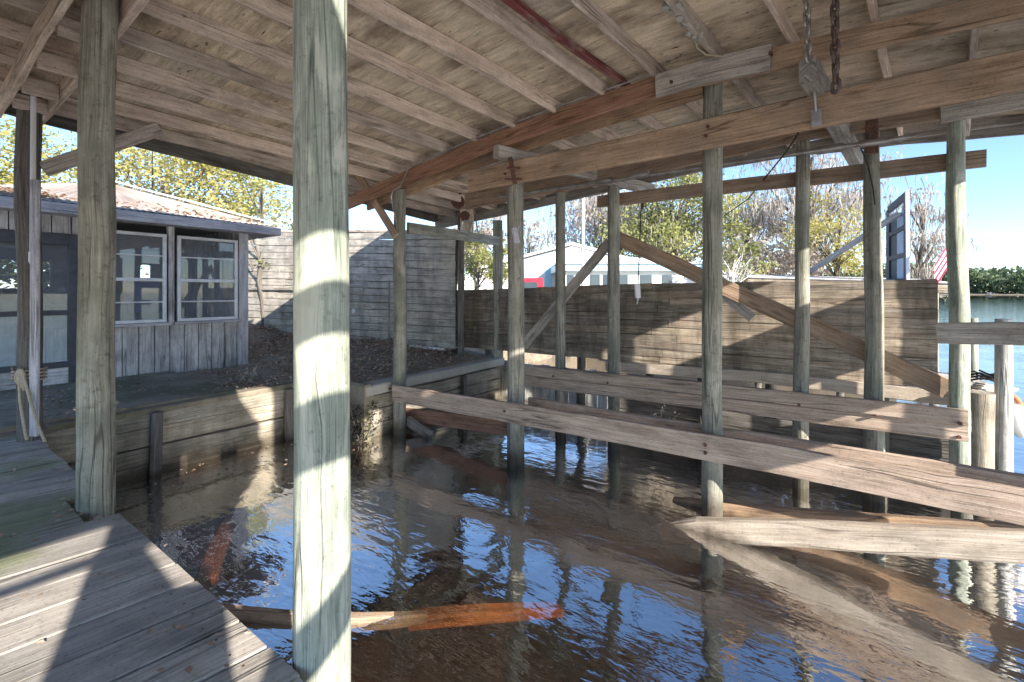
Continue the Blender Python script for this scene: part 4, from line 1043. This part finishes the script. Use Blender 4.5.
# flag
fl = thing('flag', 'red and white striped flag hanging limp on a slanted staff past the fence', 'flag', PD(950, 280, 9.0))
A = PD(955, 245, 9.0); Bq = PD(938, 284, 9.0)
MB().rod([PD(960, 300, 9), PD(958, 226, 9)], .014, .011, 8).build('staff', M['white'], fl)
n = 7; rs, ws = MB(), MB()
for k in range(n):
    t0, t1 = k / n, (k + 1) / n
    for q_ in range(6):
        s0, s1 = q_ / 6, (q_ + 1) / 6
        def fp(s, t): return PD(958 - 1.0 * t - (s * 23), 228 + 26 * t + s * 36, 9.0 + .06 * sin(s * 5 + t * 3))
        (rs if k % 2 == 0 else ws).quad([fp(s0, t0), fp(s1, t0), fp(s1, t1), fp(s0, t1)])
rs.build('red_stripes', M['flagr'], fl); ws.build('white_stripes', M['flagw'], fl)
# white dead shrub by the fence top
def twigplant(name, label, cat, base, h, n, mat, leafm, spread=.5, leaf=.03, ln=5):
    t = thing(name, label, cat, base)
    tw = MB(); lf = MB()
    for k in range(n):
        d = V((random.uniform(-1, 1) * spread, random.uniform(-1, 1) * spread, 1)).normalized()
        p = V(base); pts = [p]
        for s in range(5):
            d = (d + V((random.uniform(-.35, .35), random.uniform(-.35, .35), random.uniform(-.2, .15)))).normalized()
            p = p + d * h / 5 * random.uniform(.7, 1.2); pts.append(p)
            for _ in range(ln):
                c = p + V((random.gauss(0, h * .06), random.gauss(0, h * .06), random.gauss(0, h * .06)))
                a = V((random.gauss(0, 1), random.gauss(0, 1), random.gauss(0, 1))).normalized() * leaf; b = a.cross(V((random.gauss(0, 1), random.gauss(0, 1), 1))).normalized() * leaf * .5
                lf.quad([c - a, c - b, c + a, c + b])
        tw.rod(pts, h * .016, h * .006, 5, 0, False)
    tw.build('stems', mat, t); lf.build('leaves', leafm, t)
    return t
twigplant('bleached_shrub', 'bleached white twiggy shrub spilling over the fence top', 'shrub', PD(732, 289, 10.5), .85, 26, M['white'], M['deadtwig'], 1.1, .035, 3)
twigplant('dead_fern', 'pale dead fern at the sunlit edge of the bank', 'plant', PD(252, 390, 7.3), .38, 14, M['rope'], M['deadtwig'], 1.0, .02, 6)
twigplant('drift_branch', 'small pale dead branch caught under the far side beam', 'branch', PD(655, 437, 5.55), .42, 7, M['rope'], M['deadtwig'], .9, .022, 5)
twigplant('corner_vine', 'dark straggly vine hanging on the concrete corner of the seawall', 'vine', V((-5.5, 3.96, -.05)), .6, 22, M['post_dark'], M['vine'], .42, .024, 6)
twigplant('seawall_weed', 'tiny green weed sprouting from the seawall planks', 'weed', V((-6.47, 1.42, .5)), .12, 5, M['post_dark'], M['green'], 1.0, .018, 4)

# ------------------------------------------------------------------ trees
def tree(name, label, base, h, crown_r, crown_h, n_cl, n_leaf, leaf, mat, tr=.2, trunk_h=.35, moss=0, mossmat=None, cl_r=.28, group=None, flat=1.0, lean=(0, 0)):
    base = V(base); t = thing(name, label, 'tree', base, group)
    top = base + V((lean[0], lean[1], h * .82))
    tk = MB(); n = 8
    sp = [base.lerp(top, k / n) + V((mnoise.noise(V((k * .5, base.x, 0))) * h * .03, mnoise.noise(V((k * .5, base.y, 5))) * h * .03, 0)) for k in range(n + 1)]
    tk.rod(sp, tr, tr * .25, 9, tr * .15, False)
    cr = MB(); ms = MB(); m0 = None
    cc = base + V((lean[0] * .7, lean[1] * .7, h - crown_h / 2))
    for k in range(n_cl):
        while True:
            u = V((random.uniform(-1, 1), random.uniform(-1, 1), random.uniform(-1, 1)))
            if .25 < u.length < 1: break
        c = cc + V((u.x * crown_r, u.y * crown_r, u.z * crown_h / 2))
        s0 = sp[max(2, min(n - 1, int((c.z - base.z) / h * n * random.uniform(.65, .95))))]
        m1 = s0.lerp(c, .5) + V((random.uniform(-.1, .1), random.uniform(-.1, .1), random.uniform(0, .15))) * crown_r
        tk.rod([s0, m1, c], tr * .28, tr * .06, 5, 0, False)
        rr = cl_r * crown_r * random.uniform(.6, 1.3)
        shade = random.random() * .6
        for _ in range(int(n_leaf * random.uniform(.5, 1.4))):
            q = c + V((random.gauss(0, rr * .6), random.gauss(0, rr * .6), random.gauss(0, rr * .42 * flat)))
            a = V((random.gauss(0, 1), random.gauss(0, 1), random.gauss(0, .7))).normalized() * leaf * random.uniform(.6, 1.2)
            b = a.cross(V((random.gauss(0, 1), random.gauss(0, 1), random.gauss(0, 1)))).normalized() * leaf * random.uniform(.35, .6)
            cr.quad([q - a, q - b, q + a, q + b], [(0, 0)] * 4, min(1, max(0, shade + random.random() * .4)))
        for _ in range(moss * 3):
            q = c + V((random.gauss(0, rr * .9), random.gauss(0, rr * .9), random.gauss(0, rr * .35)))
            L = random.uniform(.3, 1.0) ** 1.5 * crown_h * .15; w = random.uniform(.25, .6) * leaf * .45
            e = V((random.gauss(0, 1), random.gauss(0, 1), 0)).normalized(); rv = random.random()
            x0 = q; f0 = len(cr.f)
            for k in range(3):
                x1 = x0 + V((random.gauss(0, .06) * L, random.gauss(0, .06) * L, -L / 3)); w1 = w * (.85, .55, .12)[k]
                cr.quad([x0 - e * w, x0 + e * w, x1 + e * w1, x1 - e * w1], [(0, 0)] * 4, rv); x0, w = x1, w1
            for k in range(f0, len(cr.f)): cr.mi[k] = 1
    tk.build('trunk', M['bark'], t)
    if cr.v:
        co_ = cr.build('crown', mat, t); co_.data.materials.append(mossmat or M['moss'])
        for k in cr.mi: co_.data.polygons[k].material_index = 1
    return t
def gp(x, d, z=.85):
    p = PD(x, HY, d); return V((p.x, p.y, z))
tree('maple_tree', 'yellow-leaved tree rising behind the cottage roof', gp(165, 17.5), 6.9, 4.2, 4.6, 54, 330, .095, M['yellow'], .2)
tree('maple_tree', 'thin yellow-green tree half hidden by the dark post past the cottage', gp(-20, 15), 7.4, 3.0, 4.8, 26, 240, .08, M['lime'], .18)
tree('oak_tree', 'tangle of yellow-green leaves hanging just beyond the cottage corner', gp(262, 12.5), 5.0, .95, 3.3, 12, 130, .055, M['lime'], .09)
tree('oak_tree', 'big yellow-green tree above the white building', gp(672, 33), 9.4, 4.8, 6.4, 52, 280, .14, M['lime'], .35, moss=10)
tree('oak_tree', 'bright lime bush beside the left end of the white building', gp(478, 24), 4.6, 1.5, 3.6, 18, 260, .10, M['lime'], .12)
tree('cypress_tree', 'brown half-bare tree draped in moss behind the white building roof', gp(608, 40), 11.0, 4.6, 8.2, 46, 34, .22, M['russet'], .35, moss=34)
tree('cypress_tree', 'pale pink-brown bare tree far behind the black corner post', gp(476, 48), 10.5, 3.6, 7.0, 34, 60, .24, M['russet'], .3, moss=10)
tree('cypress_tree', 'thin grey bare tree in the gap left of the white pole', gp(528, 52), 9.8, 2.4, 6.0, 22, 22, .22, M['russet'], .25, moss=14)
tree('cypress_tree', 'tall grey moss-hung tree right of the big yellow-green tree', gp(748, 36), 9.0, 2.8, 6.2, 30, 22, .2, M['russet'], .3, moss=20)
tree('cypress_tree', 'tallest pale moss-curtained cypress behind the far posts', gp(812, 30), 12.2, 3.8, 8.8, 44, 26, .15, M['russet'], .3, moss=20)
tree('sweetgum_tree', 'yellow-leaved tree between the two sunlit far posts', gp(838, 24), 6.4, 2.3, 4.8, 24, 170, .085, M['yellow'], .18, moss=4)
tree('cypress_tree', 'grey moss-hung tree behind the glazed panel', gp(922, 26), 7.4, 1.8, 5.4, 24, 12, .12, M['russet'], .2, moss=20)
tree('palm_shrub', 'low russet thicket behind the dock shelter', gp(770, 28), 4.2, 3.2, 2.6, 24, 120, .18, M['russet'], .1)
tree('oak_tree', 'low green tree filling the gap beside the bleached shrub', gp(738, 24), 3.9, 1.5, 2.2, 14, 70, .13, M['lime'], .1, moss=6)
tree('oak_tree', 'dark green tree seen through the cottage back windows', gp(60, 24), 6.0, 3.4, 5.0, 30, 120, .2, M['green'], .2)

# far treeline
ft = MB()
for i in range(520):
    x = -120 + 760 * (i / 520) + random.uniform(-4, 4); y = interp([(-900, 520), (-200, 490), (0, 470), (150, 430), (350, 450), (700, 500), (1600, 600)], x) + 8 + random.uniform(0, 60)
    hh = random.uniform(13, 24) + 7 * mnoise.noise(V((x * .014, 0, 0)))
    sh = random.random() * .6
    for _ in range(130):
        q = V((x + random.gauss(0, 6.5), y + random.gauss(0, 3.5), .6 + hh * random.random() ** .7))
        a = V((random.gauss(0, 1), random.gauss(0, 1), random.gauss(0, 1))).normalized() * random.uniform(.8, 1.7); b = a.cross(V((random.gauss(0, 1), random.gauss(0, 1), random.gauss(0, 1)))).normalized() * random.uniform(.6, 1.1)
        ft.quad([q - a, q - b, q + a, q + b], [(0, 0)] * 4, min(1, sh + random.random() * .4))
tag(ft.build('far_treeline', M['far']), 'dense green treeline along the far shore', 'trees', kind='stuff')
# boathouses and boats on the far shore
def farboat(x, d, L, label, mat):
    c = PD(x, HY, d); c.z = 0
    t = thing('motor_boat', label, 'boat', c, 'boats on the far shore')
    vs = []
    for (k, w, z0, z1) in ((-.5, .8, .05, .9), (0, 1, .0, .9), (.3, .8, .05, 1.0), (.5, .05, .5, 1.15)):
        for sgn in (-1, 1):
            vs += [c + RT * L * k + FW * sgn * L * .14 * w * .7 + V((0, 0, z0)), c + RT * L * k + FW * sgn * L * .14 * w + V((0, 0, z1))]
    fs = []
    for k in range(3):
        a = k * 4; b = a + 4
        fs += [(a, a + 1, b + 1, b), (a + 2, b + 2, b + 3, a + 3), (a + 1, a + 3, b + 3, b + 1), (a, b, b + 2, a + 2)]
    fs += [(0, 2, 3, 1)]
    mb = MB(); mb.add(vs, fs, [[(0, 0)] * 4] * len(fs)); mb.build('hull', mat, t)
    mb = MB(); mb.beam(c + RT * L * -.2 + V((0, 0, 1.35)), c + RT * L * .12 + V((0, 0, 1.35)), L * .2, .8); mb.build('cabin', M['white'], t)
    mb = MB(); mb.beam(c + RT * L * -.25 + V((0, 0, 1.8)), c + RT * L * .16 + V((0, 0, 1.8)), L * .24, .1); mb.build('canopy', M['hullb'], t)
farboat(992, 330, 9.0, 'white boat with dark canopy moored farther along the far shore', M['hullw'])
farboat(1013, 345, 8.0, 'dark blue boat moored by the far shore near the frame edge', M['hullb'])
for (x, d, w, h, lab) in ((1003, 395, 16, 4.5, 'pale lakeside cottage with a low roof under the far trees'), (979, 400, 12, 4.0, 'tan boat shed beside the pale cottage on the far shore')):
    c = PD(x, HY, d); c.z = .0
    t = thing('lake_house', lab, 'house', c, 'far shore buildings')
    mb = MB(); mb.beam(c - RT * w / 2 + V((0, 0, .4 + h / 2)), c + RT * w / 2 + V((0, 0, .4 + h / 2)), 9, h); mb.build('wall', M['palewall'] if w > 13 else M['seawall'], t)
    mb = MB(); f = [c - RT * (w / 2 + .4) - FW * 4.9 + V((0, 0, .4 + h)), c + RT * (w / 2 + .4) - FW * 4.9 + V((0, 0, .4 + h)), c + RT * (w / 2 + .4) + V((0, 0, 3 + h)), c - RT * (w / 2 + .4) + V((0, 0, 3 + h))]
    mb.quad(f); k = [c + RT * (w / 2 + .4) + FW * 4.9 + V((0, 0, .4 + h)), c - RT * (w / 2 + .4) + FW * 4.9 + V((0, 0, .4 + h))]; mb.quad([f[3], f[2], k[0], k[1]]); mb.build('roof', M['tin'], t)
    for s in (-.28, .28):
        mb = MB(); p = c + RT * w * s - FW * 4.52 + V((0, 0, .4 + h * .55)); mb.beam(p - RT * 1.4, p + RT * 1.4, .04, 1.8); mb.build('window', M['darkglass'], t)
    for s in (-.4, 0, .4):
        p = c + RT * w * s; MB().rod([p + V((0, 0, -1.3)), p + V((0, 0, .5))], .15, .15, 8).build('pile', M['post_dark'], t)

# ------------------------------------------------------------------ fallen leaves
lf = MB()
def leaf(c, s, tilt=.35):
    a = V((random.gauss(0, 1), random.gauss(0, 1), random.gauss(0, tilt))).normalized() * s
    b = a.cross(V((random.gauss(0, .3), random.gauss(0, .3), 1))).normalized() * s * random.uniform(.4, .65)
    k = UP * s * random.uniform(-.2, .4) * tilt * 2.8
    lf.quad([c - a, c - b * 1.0 + k, c + a, c + b + k], [(0, 0)] * 4)
for _ in range(15000):
    x, y = random.uniform(-12.5, -5.7), random.uniform(2.2, 7.2)
    if x > -6.62 and y < 4.05: continue
    if x < hx + .1 and y < yc: continue
    dens = .3 + .9 * mnoise.noise(V((x * .8, y * .8, 2)))
    if y < 3.2: dens -= .45 + .2 * (x < -7.5)
    if y > 4: dens += .35
    if x > -6.3: dens -= .25
    if random.random() > dens: continue
    leaf(V((x, y, gh(x, y) + random.uniform(.006, .04))), random.uniform(.02, .045))
for _ in range(2400):                                             # drift along the wall foot
    t = random.random(); p = V((-13.9, 6.0, 0)).lerp(V((-6.32, 6.78, 0)), t); o = abs(random.gauss(0, .35))
    x, y = p.x + .25 * o, p.y - o
    leaf(V((x, y, gh(x, y) + random.uniform(.0, .12) * max(0, 1 - o))), random.uniform(.02, .045))
for (px, py, n, s) in ((72, 510, 22, .10), (22, 537, 10, .12), (105, 585, 8, .09), (170, 625, 7, .07), (190, 672, 6, .06), (58, 470, 5, .05), (8, 385, 12, .25), (60, 410, 10, .25), (12, 430, 6, .1), (68, 482, 4, .03), (20, 480, 4, .1), (40, 640, 2, .1), (150, 560, 2, .1), (235, 640, 3, .08), (30, 600, 2, .1)):
    c = PZ(px, py, .705)
    for _ in range(n): leaf(c + V((random.gauss(0, s), random.gauss(0, s * .6), random.uniform(.005, .014))), random.uniform(.010, .024), .12)
for _ in range(130):                                               # afloat along the foot of the seawall
    x, y = -6.4 + abs(random.gauss(0, .5)), random.uniform(1.2, 4.2)
    leaf(V((x, y, .006)), random.uniform(.010, .026), .04)
for _ in range(900):
    x, y = random.uniform(-9.1, -6.65), random.uniform(.95, 3.0)
    if mnoise.noise(V((x * 1.3, y * 1.3, 4))) + random.random() * .5 < .25: continue
    leaf(V((x, y, .79)), random.uniform(.012, .03), .15)
for _ in range(900):                                             # on the cottage eave
    y = random.uniform(.4, 4.3); t = abs(random.gauss(0, .28)) + .02
    if y > 1.5 and random.random() < .75: continue
    leaf(V((ex - t, y, z_e + .15 + t * .335)), random.uniform(.03, .055))
tag(lf.build('fallen_leaves', M['litter']), 'dry brown fallen leaves strewn over the bank and walkway', 'leaves', kind='stuff')

# ------------------------------------------------------------------ light, sky, camera
SUN = V((2.1, -.72, 1.0)).normalized()
el = math.asin(SUN.z); rot = atan2(SUN.x, SUN.y)
w = bpy.data.worlds.new("World"); S.world = w; w.use_nodes = True
nt = w.node_tree; nt.nodes.clear()
sky = nt.nodes.new('ShaderNodeTexSky'); sky.sky_type = 'NISHITA'; sky.sun_disc = False
sky.sun_elevation = el; sky.sun_rotation = rot; sky.air_density = 1.0; sky.air_density = .85; sky.dust_density = .1; sky.ozone_density = 3.3
bg = nt.nodes.new('ShaderNodeBackground'); bg.inputs['Strength'].default_value = .128
wo = nt.nodes.new('ShaderNodeOutputWorld'); nt.links.new(sky.outputs[0], bg.inputs[0]); nt.links.new(bg.outputs[0], wo.inputs[0])
sl = bpy.data.lights.new('sun', 'SUN'); sl.energy = 4.6; sl.angle = R(.5); sl.color = (1.0, .92, .80)
so = bpy.data.objects.new('sun', sl); COL.objects.link(so); so.rotation_euler = SUN.to_track_quat('Z', 'Y').to_euler(); so.location = (20, -8, 12)
cam = bpy.data.cameras.new('camera'); cam.sensor_width = 36; cam.lens = F / 1024 * 36
cam.shift_y = -(341 - HY) / 1024; cam.clip_start = .05; cam.clip_end = 3000
co = bpy.data.objects.new('camera', cam); COL.objects.link(co); co.location = ORG; co.rotation_euler = (R(90), 0, YAW)
S.camera = co
S.render.engine = 'CYCLES'
S.view_settings.view_transform = 'Standard'; S.view_settings.look = 'None'; S.view_settings.gamma = 1.0
S.view_settings.exposure = 1.45
cy = S.cycles
cy.max_bounces = 10; cy.diffuse_bounces = 7; cy.glossy_bounces = 4; cy.transmission_bounces = 4; cy.transparent_max_bounces = 12
cy.sample_clamp_indirect = 3; cy.use_denoising = True
cy.caustics_reflective = True; cy.blur_glossy = 1.5; cy.caustics_refractive = False
S.render.resolution_x = 1024; S.render.resolution_y = 682
